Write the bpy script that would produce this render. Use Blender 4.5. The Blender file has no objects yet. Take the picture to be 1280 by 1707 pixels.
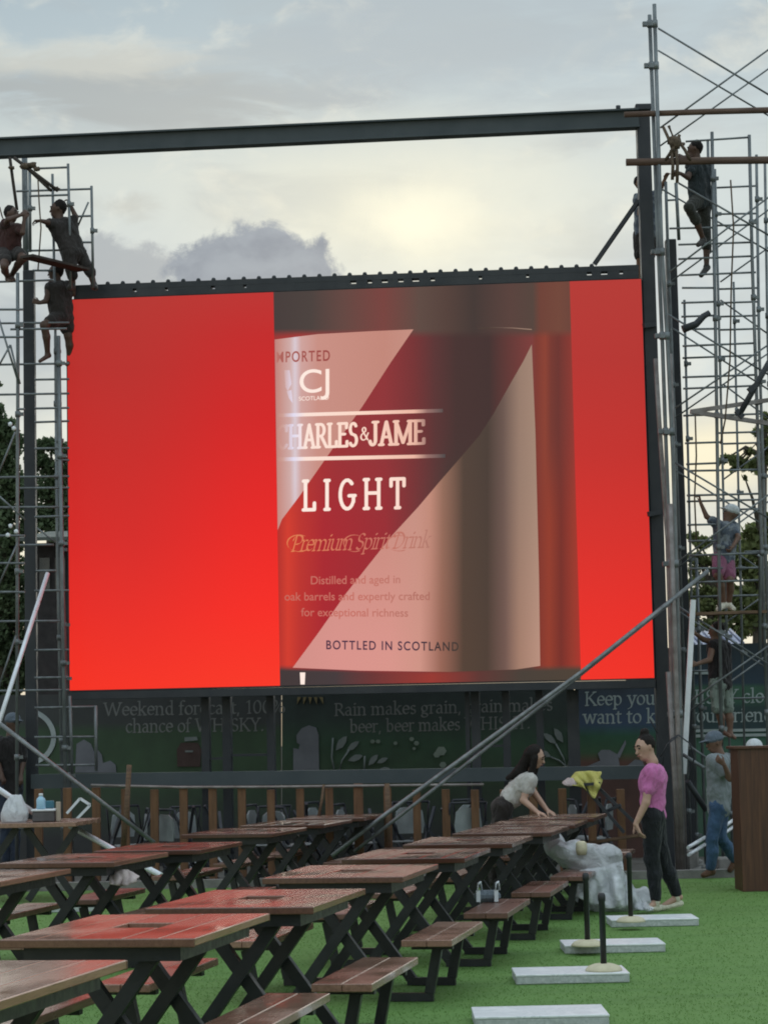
import bpy, bmesh, math, random, mathutils.noise
import numpy as np
random.seed(7); rng = np.random.default_rng(11)
SC = bpy.context.scene
COL = SC.collection
R = math.radians

# ------------------------------------------------------------------ camera
F_PX, CAM_H = 3800.0, 1.62
PITCH, ROLL = math.atan(384 / 3800.0), 0.0216
C0 = np.array([0.0, 0.0, CAM_H])
FW = np.array([0, math.cos(PITCH), math.sin(PITCH)])
_rt = np.array([1.0, 0, 0]); _up = np.array([0, -math.sin(PITCH), math.cos(PITCH)])
RT = _rt * math.cos(ROLL) - _up * math.sin(ROLL)
UP = _up * math.cos(ROLL) + _rt * math.sin(ROLL)
import mathutils
cam_d = bpy.data.cameras.new("camera"); cam = bpy.data.objects.new("camera", cam_d); COL.objects.link(cam)
cam_d.sensor_fit = 'VERTICAL'; cam_d.sensor_height = 24.0; cam_d.lens = F_PX / 1707 * 24.0
cam_d.clip_start = 0.1; cam_d.clip_end = 3000
M = mathutils.Matrix(((RT[0], UP[0], -FW[0], 0), (RT[1], UP[1], -FW[1], 0), (RT[2], UP[2], -FW[2], CAM_H), (0, 0, 0, 1)))
cam.matrix_world = M
SC.camera = cam
SC.render.resolution_x, SC.render.resolution_y = 767, 1024
SC.view_settings.view_transform = 'Standard'; SC.view_settings.look = 'None'
SC.view_settings.exposure = 0.0; SC.view_settings.gamma = 1.0
SC.cycles.max_bounces = 6; SC.cycles.transparent_max_bounces = 12
SC.cycles.filter_width = 1.9

def ray(u, v): return FW * F_PX + RT * (u - 640.0) + UP * (853.5 - v)
def A(u, v, Y):                      # point seen at (u, v) that stands at distance Y
    d = ray(u, v); return C0 + d * (Y / d[1])
def G(u, v, h=0.0):                  # point seen at (u, v) at height h
    d = ray(u, v); return C0 + d * ((h - CAM_H) / d[2])
def proj(p):
    q = np.asarray(p) - C0; z = q @ FW
    return 640 + F_PX * (q @ RT) / z, 853.5 - F_PX * (q @ UP) / z
_a, _b = A(114.5, 825, 28.6), A(1079, 800, 28.0)
SX = _b - _a; SX[2] = 0; SX /= np.linalg.norm(SX)          # along the screen
SN = np.array([SX[1], -SX[0], 0])                          # towards the camera
def S(u, v, off=0.0):                # point on the (vertical) screen plane, moved off metres to the front
    d = ray(u, v); p0 = _a + SN * off
    return C0 + d * (((p0 - C0) @ SN) / (d @ SN))

def lin(c):
    return tuple(((x / 255.0) / 12.92 if x / 255.0 <= 0.04045 else ((x / 255.0 + 0.055) / 1.055) ** 2.4) for x in c)

# ------------------------------------------------------------------ world
SUN_PX = (690, 360)
_sd = ray(*SUN_PX); _sd = _sd / np.linalg.norm(_sd)
SUN_EL = math.asin(_sd[2]); SUN_AZ = math.atan2(_sd[0], _sd[1])
W = bpy.data.worlds.new("World"); SC.world = W; W.use_nodes = True
nt = W.node_tree; nt.nodes.clear()
def wn(t, **k):
    n = nt.nodes.new(t)
    for a, b in k.items(): setattr(n, a, b)
    return n
def lk(a, b): nt.links.new(a, b)
def mth(op, a, b=None, c=None):
    n = wn('ShaderNodeMath', operation=op)
    for i, x in enumerate((a, b, c)):
        if x is None: continue
        if isinstance(x, (int, float)): n.inputs[i].default_value = x
        else: lk(x, n.inputs[i])
    return n.outputs[0]
def mixc(f, a, b, mode='MIX'):
    n = wn('ShaderNodeMix', data_type='RGBA', blend_type=mode)
    if isinstance(f, (int, float)): n.inputs[0].default_value = f
    else: lk(f, n.inputs[0])
    for i, x in ((6, a), (7, b)):
        if isinstance(x, tuple): n.inputs[i].default_value = (*x[:3], 1)
        else: lk(x, n.inputs[i])
    return n.outputs[2]
def smooth(x, lo, hi):
    n = wn('ShaderNodeMapRange', interpolation_type='SMOOTHSTEP')
    lk(x, n.inputs[0]); n.inputs[1].default_value = lo; n.inputs[2].default_value = hi
    return n.outputs[0]
tc = wn('ShaderNodeTexCoord'); sep = wn('ShaderNodeSeparateXYZ'); lk(tc.outputs['Generated'], sep.inputs[0])
az = mth('ARCTAN2', sep.outputs[0], sep.outputs[1]); el = mth('ARCSINE', sep.outputs[2])
def noise(sx, sy, scale, detail, rough, seed, warp=0.0):
    cb = wn('ShaderNodeCombineXYZ'); lk(mth('MULTIPLY', az, sx), cb.inputs[0]); lk(mth('MULTIPLY', el, sy), cb.inputs[1]); cb.inputs[2].default_value = seed
    n = wn('ShaderNodeTexNoise'); n.inputs['Scale'].default_value = scale; n.inputs['Detail'].default_value = detail
    n.inputs['Roughness'].default_value = rough; n.inputs['Distortion'].default_value = warp
    lk(cb.outputs[0], n.inputs['Vector']); return n.outputs[0]
def azel(u, v):
    d = ray(u, v); d = d / np.linalg.norm(d); return math.atan2(d[0], d[1]), math.asin(d[2])
def ell(u, v, ru, rv, nz, amp, lo, hi):   # cloud patch: 1 inside, 0 outside, broken up by noise
    a0, e0 = azel(u, v)
    x = mth('DIVIDE', mth('SUBTRACT', az, a0), ru / 3800); y = mth('DIVIDE', mth('SUBTRACT', el, e0), rv / 3800)
    r = mth('SQRT', mth('ADD', mth('MULTIPLY', x, x), mth('MULTIPLY', y, y)))
    r = mth('ADD', r, mth('MULTIPLY', mth('SUBTRACT', nz, 0.5), amp))
    return smooth(r, hi, lo)
ramp = wn('ShaderNodeValToRGB'); lk(mth('DIVIDE', el, 0.4), ramp.inputs[0])
cr = ramp.color_ramp; cr.elements[0].position = 0.0; cr.elements[1].position = 1.0
def lv(c, k=1.0): return (*[x * k for x in lin(c)], 1)
cr.elements[0].color = lv((222, 212, 186)); cr.elements[1].color = lv((168, 182, 192))
for p, c in ((0.12, (240, 234, 208)), (0.3, (216, 223, 216)), (0.45, (192, 206, 212)), (0.62, (202, 212, 209)), (0.72, (174, 193, 202)), (0.82, (164, 184, 195))):
    e = cr.elements.new(p); e.color = lv(c)
n_fine = noise(1, 1.6, 34, 9, 0.58, 3.1, 0.4)
n_soft = noise(1, 3.2, 9, 7, 0.55, 8.7, 0.5)
n_edge = noise(1, 1.2, 26, 10, 0.6, 1.3, 0.2)
n_bump = noise(1, 1.1, 52, 10, 0.66, 5.3, 0.25)
n_mot = noise(1, 1.5, 24, 8, 0.6, 2.2, 0.8)
base = ramp.outputs[0]
# right side of the sky is bluer, left paler
base = mixc(mth('MULTIPLY', smooth(az, -0.02, 0.17), 0.45), base, lin((188, 207, 216)))
base = mixc(mth('MULTIPLY', smooth(n_soft, 0.44, 0.66), 0.55), base, lin((163, 175, 182)))
base = mixc(mth('MULTIPLY', smooth(n_fine, 0.5, 0.75), 0.4), base, lin((232, 232, 218)))
base = mixc(mth('MULTIPLY', mth('MULTIPLY', smooth(n_mot, 0.5, 0.68), smooth(el, 0.33, 0.18)), 0.5), base, lin((192, 203, 205)))
g = ell(700, 372, 420, 190, n_edge, 0.5, 0.0, 1.2)
base = mixc(mth('MULTIPLY', g, 0.62), base, lin((236, 236, 214)))
g2 = ell(690, 368, 135, 80, n_edge, 0.9, 0.0, 1.15)
base = mixc(mth('MULTIPLY', g2, 0.7), base, lin((253, 251, 226)))
n_str = noise(1, 4.5, 15, 8, 0.6, 6.1, 0.6)
# grey streaks high on the left
base = mixc(mth('MULTIPLY', ell(180, 150, 420, 60, n_str, 3.4, 0.3, 1.2), 0.85), base, lin((160, 170, 174)))
base = mixc(mth('MULTIPLY', ell(120, 95, 300, 40, n_str, 3.0, 0.2, 1.2), 0.5), base, lin((214, 216, 206)))
base = mixc(mth('MULTIPLY', ell(760, 70, 420, 110, n_str, 2.6, 0.2, 1.2), 0.7), base, lin((163, 180, 191)))
# wispy and solid dark cumulus behind the screen
base = mixc(mth('MULTIPLY', ell(215, 345, 60, 26, n_fine, 2.6, 0.2, 1.1), 0.55), base, lin((178, 182, 178)))
base = mixc(mth('MULTIPLY', ell(175, 452, 150, 60, n_bump, 1.3, 0.65, 1.0), 0.9), base, lin((150, 163, 174)))
base = mixc(mth('MULTIPLY', ell(70, 560, 170, 70, n_edge, 1.5, 0.4, 1.1), 0.75), base, lin((150, 167, 180)))
base = mixc(ell(424, 476, 160, 116, n_bump, 0.85, 0.80, 0.985), base, mixc(smooth(n_fine, 0.35, 0.7), lin((105, 126, 149)), lin((132, 150, 168))))
base = mixc(mth('MULTIPLY', ell(1130, 450, 160, 60, n_edge, 1.6, 0.3, 1.1), 0.55), base, lin((172, 186, 196)))
base = mixc(mth('MULTIPLY', ell(1190, 760, 150, 90, n_soft, 0.8, 0.3, 1.2), 0.75), base, lin((246, 238, 205)))
# the open sky overhead and behind the viewer is brighter than the low sky in the picture
hi = mth('ADD', 1.0, mth('MULTIPLY', smooth(el, 0.36, 0.95), 1.15)); hi = mth('ADD', hi, mth('MULTIPLY', smooth(mth('ABSOLUTE', az), 0.7, 2.2), 0.55))
sky = wn('ShaderNodeTexSky'); sky.sky_type = 'NISHITA'; sky.sun_disc = False
sky.sun_elevation = SUN_EL; sky.sun_rotation = SUN_AZ
scl = wn('ShaderNodeVectorMath', operation='SCALE'); lk(base, scl.inputs[0]); lk(mth('MULTIPLY', hi, 10.0), scl.inputs['Scale'])
fin = mixc(0.06, scl.outputs[0], sky.outputs[0])
bg = wn('ShaderNodeBackground'); bg.inputs[1].default_value = 0.1; lk(fin, bg.inputs[0])
wo = wn('ShaderNodeOutputWorld'); lk(bg.outputs[0], wo.inputs[0])

sun_d = bpy.data.lights.new("sun", 'SUN'); sun = bpy.data.objects.new("sun", sun_d); COL.objects.link(sun)
sun_d.energy = 0.5; sun_d.angle = R(40); sun_d.color = (1.0, 0.93, 0.80)
sun.rotation_euler = mathutils.Vector((-_sd[0], -_sd[1], -_sd[2])).to_track_quat('-Z', 'Y').to_euler()
sun.location = (0, 0, 30)

# ------------------------------------------------------------------ materials
MATS = {}
def new_mat(name):
    m = bpy.data.materials.new(name); m.use_nodes = True; m.node_tree.nodes.clear(); return m
class NB:                                            # small node builder
    def __init__(s, m): s.t = m.node_tree
    def n(s, t, **k):
        x = s.t.nodes.new(t)
        for a, b in k.items(): setattr(x, a, b)
        return x
    def l(s, a, b): s.t.links.new(a, b)
    def setin(s, sock, v):
        if isinstance(v, (int, float)): sock.default_value = v
        elif isinstance(v, (tuple, list)): sock.default_value = (*v[:3], 1) if len(sock.default_value) == 4 else v[:3]
        else: s.l(v, sock)
    def math(s, op, a, b=None):
        x = s.n('ShaderNodeMath', operation=op); s.setin(x.inputs[0], a)
        if b is not None: s.setin(x.inputs[1], b)
        return x.outputs[0]
    def mix(s, f, a, b, mode='MIX'):
        x = s.n('ShaderNodeMix', data_type='RGBA', blend_type=mode); s.setin(x.inputs[0], f); s.setin(x.inputs[6], a); s.setin(x.inputs[7], b); return x.outputs[2]
    def ramp(s, f, stops, interp='LINEAR'):
        x = s.n('ShaderNodeValToRGB'); s.l(f, x.inputs[0]); c = x.color_ramp; c.interpolation = interp
        c.elements[0].position = stops[0][0]; c.elements[0].color = (*stops[0][1][:3], 1)
        c.elements[1].position = stops[-1][0]; c.elements[1].color = (*stops[-1][1][:3], 1)
        for p, col in stops[1:-1]:
            e = c.elements.new(p); e.color = (*col[:3], 1)
        return x.outputs[0]
    def noise(s, scale, detail=5, rough=0.55, vec=None, stretch=None, coord='Object', w=0.0):
        if vec is None:
            vec = s.n('ShaderNodeTexCoord').outputs[coord]
        if stretch:
            mp = s.n('ShaderNodeMapping'); s.l(vec, mp.inputs[0]); mp.inputs['Scale'].default_value = stretch; vec = mp.outputs[0]
        x = s.n('ShaderNodeTexNoise'); s.l(vec, x.inputs['Vector']); x.inputs['Scale'].default_value = scale
        x.inputs['Detail'].default_value = detail; x.inputs['Roughness'].default_value = rough; x.inputs['Distortion'].default_value = w
        return x.outputs[0]
    def rng(s, f, a, b, c, d):
        x = s.n('ShaderNodeMapRange'); s.l(f, x.inputs[0])
        for i, q in enumerate((a, b, c, d)): x.inputs[1 + i].default_value = q
        return x.outputs[0]
    def out(s, sh):
        o = s.n('ShaderNodeOutputMaterial'); s.l(sh, o.inputs[0])
    def princ(s, col, rough=0.6, metal=0.0, spec=0.5, bump=None, bstr=0.3, bdist=0.01, **kw):
        p = s.n('ShaderNodeBsdfPrincipled'); s.setin(p.inputs['Base Color'], col); s.setin(p.inputs['Roughness'], rough)
        s.setin(p.inputs['Metallic'], metal); s.setin(p.inputs['Specular IOR Level'], spec)
        for k, v in kw.items(): s.setin(p.inputs[k.replace('_', ' ')], v)
        if bump is not None:
            b = s.n('ShaderNodeBump'); b.inputs['Strength'].default_value = bstr; b.inputs['Distance'].default_value = bdist
            s.l(bump, b.inputs['Height']); s.l(b.outputs[0], p.inputs['Normal'])
        s.out(p.outputs[0]); return p
def simple(name, c1, c2=None, scale=6, rough=0.6, metal=0.0, spec=0.4, bstr=0.25, bscale=None, stretch=None, bdist=0.01, rvar=0.12, **kw):
    if name in MATS: return MATS[name]
    m = new_mat(name); b = NB(m); c2 = c2 or tuple(x * 0.65 for x in c1)
    f = b.noise(scale, 6, 0.6, stretch=stretch); f2 = b.rng(f, 0.32, 0.68, 0, 1)
    col = b.mix(f2, c1, c2)
    rg = b.rng(b.noise(scale * 2.3, 4), 0.3, 0.7, max(0.03, rough - rvar), min(1, rough + rvar))
    b.princ(col, rg, metal, spec, bump=b.noise(bscale or scale * 6, 5, stretch=stretch), bstr=bstr, bdist=bdist, **kw)
    MATS[name] = m; return m
STEEL = simple('dark_painted_steel', (0.020, 0.023, 0.028), (0.034, 0.037, 0.041), 2.2, 0.55, 0.0, 0.35, 0.12, stretch=(1, 1, 0.5))
BEAM = simple('grey_primer_steel', (0.040, 0.052, 0.057), (0.056, 0.068, 0.073), 1.6, 0.55, 0.0, 0.3, 0.1)
BLACKST = simple('black_powder_coated_steel', (0.012, 0.014, 0.016), (0.020, 0.021, 0.022), 8, 0.42, 0.0, 0.45, 0.1)
GALV = simple('galvanised_steel', (0.17, 0.19, 0.195), (0.085, 0.092, 0.095), 9, 0.42, 0.35, 0.5, 0.1, stretch=(1, 1, 0.4))
ALU = simple('bright_aluminium', (0.72, 0.74, 0.78), (0.55, 0.57, 0.6), 5, 0.38, 0.25, 0.5, 0.08)
RUSTP = simple('weathered_pipe', (0.25, 0.23, 0.22), (0.12, 0.10, 0.09), 6, 0.5, 0.25, 0.5, 0.15)
TIMBER = simple('rough_timber', (0.17, 0.105, 0.065), (0.085, 0.055, 0.038), 5, 0.8, 0, 0.25, 0.5, stretch=(1, 1, 6))
FENCEW = simple('stained_fence_timber', (0.165, 0.082, 0.040), (0.090, 0.046, 0.024), 4, 0.65, 0, 0.3, 0.4, stretch=(5, 5, 0.6))
ROPE = simple('hemp_rope', (0.15, 0.115, 0.085), (0.06, 0.046, 0.034), 30, 0.9, 0, 0.1, 0.6)
CREAM = simple('cream_rubber', (0.60, 0.54, 0.38), (0.48, 0.43, 0.30), 12, 0.7, 0, 0.3, 0.2)
PAPER = simple('white_plastic', (0.70, 0.73, 0.76), (0.55, 0.58, 0.60), 7, 0.5, 0, 0.4, 0.2)
CONC = simple('grey_concrete', (0.26, 0.25, 0.23), (0.15, 0.145, 0.135), 5, 0.9, 0, 0.2, 0.6)

def wood_top(name, c1, c2, gloss):
    m = new_mat(name); b = NB(m)
    tc_ = b.n('ShaderNodeTexCoord'); oi = b.n('ShaderNodeObjectInfo')
    vec = b.n('ShaderNodeVectorMath', operation='ADD'); b.l(tc_.outputs['Object'], vec.inputs[0])
    sc_ = b.n('ShaderNodeVectorMath', operation='SCALE'); b.l(oi.outputs['Location'], sc_.inputs[0]); sc_.inputs['Scale'].default_value = 3.7
    b.l(sc_.outputs[0], vec.inputs[1]); v = vec.outputs[0]
    grain = b.noise(7, 8, 0.62, vec=v, stretch=(6, 0.55, 6)); fine = b.noise(22, 6, 0.6, vec=v, stretch=(6, 0.4, 6))
    big = b.noise(1.7, 3, 0.5, vec=v)
    att = b.n('ShaderNodeAttribute', attribute_name='board'); 
    col = b.mix(b.rng(grain, 0.3, 0.7, 0, 1), c1, c2)
    col = b.mix(b.math('MULTIPLY', b.rng(fine, 0.5, 0.75, 0, 1), 0.5), col, tuple(x * 0.45 for x in c2))
    col = b.mix(0.9, col, att.outputs['Color'], 'MULTIPLY')
    wet = b.rng(big, 0.46, 0.64, 0, 1)                    # damp patches: smoother and a little darker
    col = b.mix(b.math('MULTIPLY', wet, 0.25), col, tuple(x * 0.55 for x in c1))
    ro = b.math('SUBTRACT', b.rng(grain, 0.3, 0.7, gloss - 0.03, gloss + 0.06), b.math('MULTIPLY', wet, gloss * 0.6))
    b.princ(col, ro, 0, 0.6, bump=grain, bstr=0.06, bdist=0.002)
    return m
TOPW_D = wood_top('dark_table_timber', (0.190, 0.078, 0.052), (0.105, 0.046, 0.032), 0.20)
TOPW_M = wood_top('brown_table_timber', (0.32, 0.160, 0.112), (0.19, 0.088, 0.062), 0.20)
SEATW_D = wood_top('dark_bench_timber', (0.190, 0.092, 0.064), (0.110, 0.055, 0.040), 0.34)
TOPW = wood_top('pale_table_timber', (0.40, 0.205, 0.140), (0.25, 0.115, 0.076), 0.22)
SEATW = wood_top('pale_bench_timber', (0.36, 0.205, 0.145), (0.20, 0.105, 0.072), 0.30)
def board_mat():
    m = new_mat('varnished_board'); b = NB(m)
    g = b.noise(3, 8, 0.65, stretch=(9, 9, 0.5), w=0.6); f = b.noise(20, 6, 0.6, stretch=(8, 8, 0.5))
    col = b.ramp(g, [(0.3, (0.038, 0.016, 0.009)), (0.5, (0.070, 0.028, 0.014)), (0.7, (0.105, 0.044, 0.021))])
    b.princ(col, 0.5, 0, 0.4, bump=f, bstr=0.2, bdist=0.003); return m
BOARDW = board_mat()
def marble():
    m = new_mat('white_marble_plate'); b = NB(m)
    v = b.noise(5, 9, 0.7, w=1.4); s = b.noise(60, 3)
    col = b.ramp(v, [(0.40, (0.66, 0.69, 0.70)), (0.495, (0.56, 0.59, 0.60)), (0.52, (0.68, 0.70, 0.71)), (0.7, (0.72, 0.74, 0.74))])
    b.princ(col, 0.4, 0, 0.5, bump=s, bstr=0.1, bdist=0.002); return m
MARBLE = marble()
def rough_side():
    m = new_mat('rough_marble_edge'); b = NB(m); v = b.noise(28, 6, 0.7)
    b.princ(b.ramp(v, [(0.3, (0.30, 0.33, 0.32)), (0.7, (0.55, 0.57, 0.56))]), 0.85, 0, 0.3, bump=v, bstr=0.8, bdist=0.01); return m
MEDGE = rough_side()
def turf_mat():
    m = new_mat('artificial_turf'); b = NB(m)
    big = b.noise(0.55, 4, 0.5); mid = b.noise(5, 6, 0.6); fin_ = b.noise(70, 4, 0.7)
    wv = b.noise(1.0, 3, 0.5, stretch=(0.4, 3.0, 1))
    col = b.mix(b.rng(mid, 0.3, 0.7, 0, 1), (0.112, 0.208, 0.056), (0.134, 0.236, 0.066))
    col = b.mix(b.math('MULTIPLY', b.rng(big, 0.4, 0.65, 0, 1), 0.4), col, (0.108, 0.224, 0.058))
    col = b.mix(b.math('MULTIPLY', b.rng(wv, 0.45, 0.7, 0, 1), 0.35), col, (0.075, 0.140, 0.042))
    col = b.mix(b.rng(fin_, 0.35, 0.7, 0, 0.25), col, (0.094, 0.180, 0.050))
    b.princ(col, 0.8, 0, 0.15, bump=fin_, bstr=0.2, bdist=0.01); return m
TURF = turf_mat()
def blade_mat():
    m = new_mat('turf_blade'); b = NB(m); n1 = b.noise(1.5, 4); col = b.mix(b.rng(n1, .3, .7, 0, 1), (0.130, 0.235, 0.066), (0.150, 0.260, 0.078))
    d = b.n('ShaderNodeBsdfDiffuse'); b.l(col, d.inputs[0]); t = b.n('ShaderNodeBsdfTranslucent'); b.l(col, t.inputs[0]); x = b.n('ShaderNodeMixShader'); x.inputs[0].default_value = .5
    b.l(d.outputs[0], x.inputs[1]); b.l(t.outputs[0], x.inputs[2]); b.out(x.outputs[0]); return m
BLADE = blade_mat()
def soil_mat():
    m = new_mat('bare_ground'); b = NB(m); n1 = b.noise(0.9, 8, 0.65); n2 = b.noise(11, 6, 0.7)
    col = b.ramp(n1, [(0.3, (0.075, 0.066, 0.058)), (0.5, (0.115, 0.103, 0.09)), (0.7, (0.16, 0.15, 0.135))])
    col = b.mix(b.rng(n2, 0.5, 0.75, 0, 0.6), col, (0.05, 0.045, 0.04))
    b.princ(col, 0.9, 0, 0.2, bump=n2, bstr=0.8, bdist=0.05); return m
SOIL = soil_mat()
def leaf_mat(name, c1, c2, c3):
    m = new_mat(name); b = NB(m); n1 = b.noise(0.8, 4, 0.6); n2 = b.noise(9, 3)
    att = b.n('ShaderNodeAttribute', attribute_name='board')
    col = b.mix(b.rng(n1, 0.35, 0.65, 0, 1), c1, c2); col = b.mix(b.rng(n2, 0.5, 0.8, 0, 0.7), col, c3)
    col = b.mix(1.0, col, att.outputs['Color'], 'MULTIPLY')
    d = b.n('ShaderNodeBsdfPrincipled'); b.l(col, d.inputs['Base Color']); d.inputs['Roughness'].default_value = 0.6; d.inputs['Specular IOR Level'].default_value = 0.25
    t = b.n('ShaderNodeBsdfTranslucent'); b.l(col, t.inputs[0]); mx = b.n('ShaderNodeMixShader'); mx.inputs[0].default_value = 0.5
    b.l(d.outputs[0], mx.inputs[1]); b.l(t.outputs[0], mx.inputs[2]); b.out(mx.outputs[0]); return m
LEAF_D = leaf_mat('dark_foliage', (0.075, 0.112, 0.055), (0.105, 0.145, 0.072), (0.14, 0.175, 0.095))
LEAF_B = leaf_mat('broad_foliage', (0.125, 0.160, 0.055), (0.165, 0.19, 0.075), (0.21, 0.20, 0.09))
BARK = simple('bark', (0.10, 0.085, 0.065), (0.05, 0.042, 0.034), 8, 0.9, 0, 0.1, 0.8, stretch=(2, 2, 0.5))
def film():
    m = new_mat('thin_white_plastic_film'); b = NB(m); n0 = b.noise(7, 7, 0.65, w=1.6); n1 = b.math('ABSOLUTE', b.math('SUBTRACT', n0, 0.5))
    d = b.n('ShaderNodeBsdfPrincipled'); d.inputs['Base Color'].default_value = (0.95, 0.97, 1.0, 1); d.inputs['Roughness'].default_value = 0.16
    bp = b.n('ShaderNodeBump'); bp.inputs['Strength'].default_value = 1.0; bp.inputs['Distance'].default_value = 0.12; b.l(n1, bp.inputs['Height']); b.l(bp.outputs[0], d.inputs['Normal'])
    t = b.n('ShaderNodeBsdfTranslucent'); t.inputs[0].default_value = (0.75, 0.8, 0.85, 1)
    tr = b.n('ShaderNodeBsdfTransparent')
    m1 = b.n('ShaderNodeMixShader'); m1.inputs[0].default_value = 0.16; b.l(d.outputs[0], m1.inputs[1]); b.l(t.outputs[0], m1.inputs[2])
    m2 = b.n('ShaderNodeMixShader'); m2.inputs[0].default_value = 0.12; b.l(m1.outputs[0], m2.inputs[1]); b.l(tr.outputs[0], m2.inputs[2])
    b.out(m2.outputs[0]); return m
FILM = film()
def cloth(name, c, rough=0.85, k=0.75, pattern=None):
    if name in MATS: return MATS[name]
    m = new_mat(name); b = NB(m); n1 = b.noise(5, 5, 0.6); n2 = b.noise(13, 4, 0.55, stretch=(1, 1, 0.45), w=1.0)
    col = b.mix(b.rng(n1, 0.35, 0.65, 0, 1), c, tuple(x * k for x in c))
    if pattern: col = b.mix(b.rng(b.noise(11, 3, 0.5, w=0.5), 0.50, 0.54, 0, 1), col, pattern)
    b.princ(col, rough, 0, 0.2, bump=n2, bstr=0.9, bdist=0.035, Sheen_Weight=0.1); MATS[name] = m; return m
def skin(name, c):
    if name in MATS: return MATS[name]
    m = new_mat(name); b = NB(m); n1 = b.noise(14, 4, 0.6)
    b.princ(b.mix(b.rng(n1, 0.3, 0.7, 0, 1), c, tuple(x * 0.8 for x in c)), 0.55, 0, 0.35, bump=b.noise(60, 3), bstr=0.08, bdist=0.003); MATS[name] = m; return m
SK1 = skin('skin_brown', (0.26, 0.145, 0.095)); SK2 = skin('skin_light_brown', (0.42, 0.26, 0.19)); SK3 = skin('skin_dark_brown', (0.085, 0.048, 0.034))
HAIR = simple('black_hair', (0.012, 0.010, 0.010), (0.018, 0.014, 0.012), 25, 0.65, 0, 0.15, 0.5, stretch=(4, 4, 0.5))
EYE = simple('dark_eye', (0.012, 0.008, 0.006), None, 5, 0.2, 0, 0.6, 0.0)
SK4 = skin('skin_mid_brown', (0.15, 0.085, 0.058))
LIP = simple('lip', (0.28, 0.10, 0.08), None, 9, 0.45, 0, 0.4, 0.0)

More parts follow.
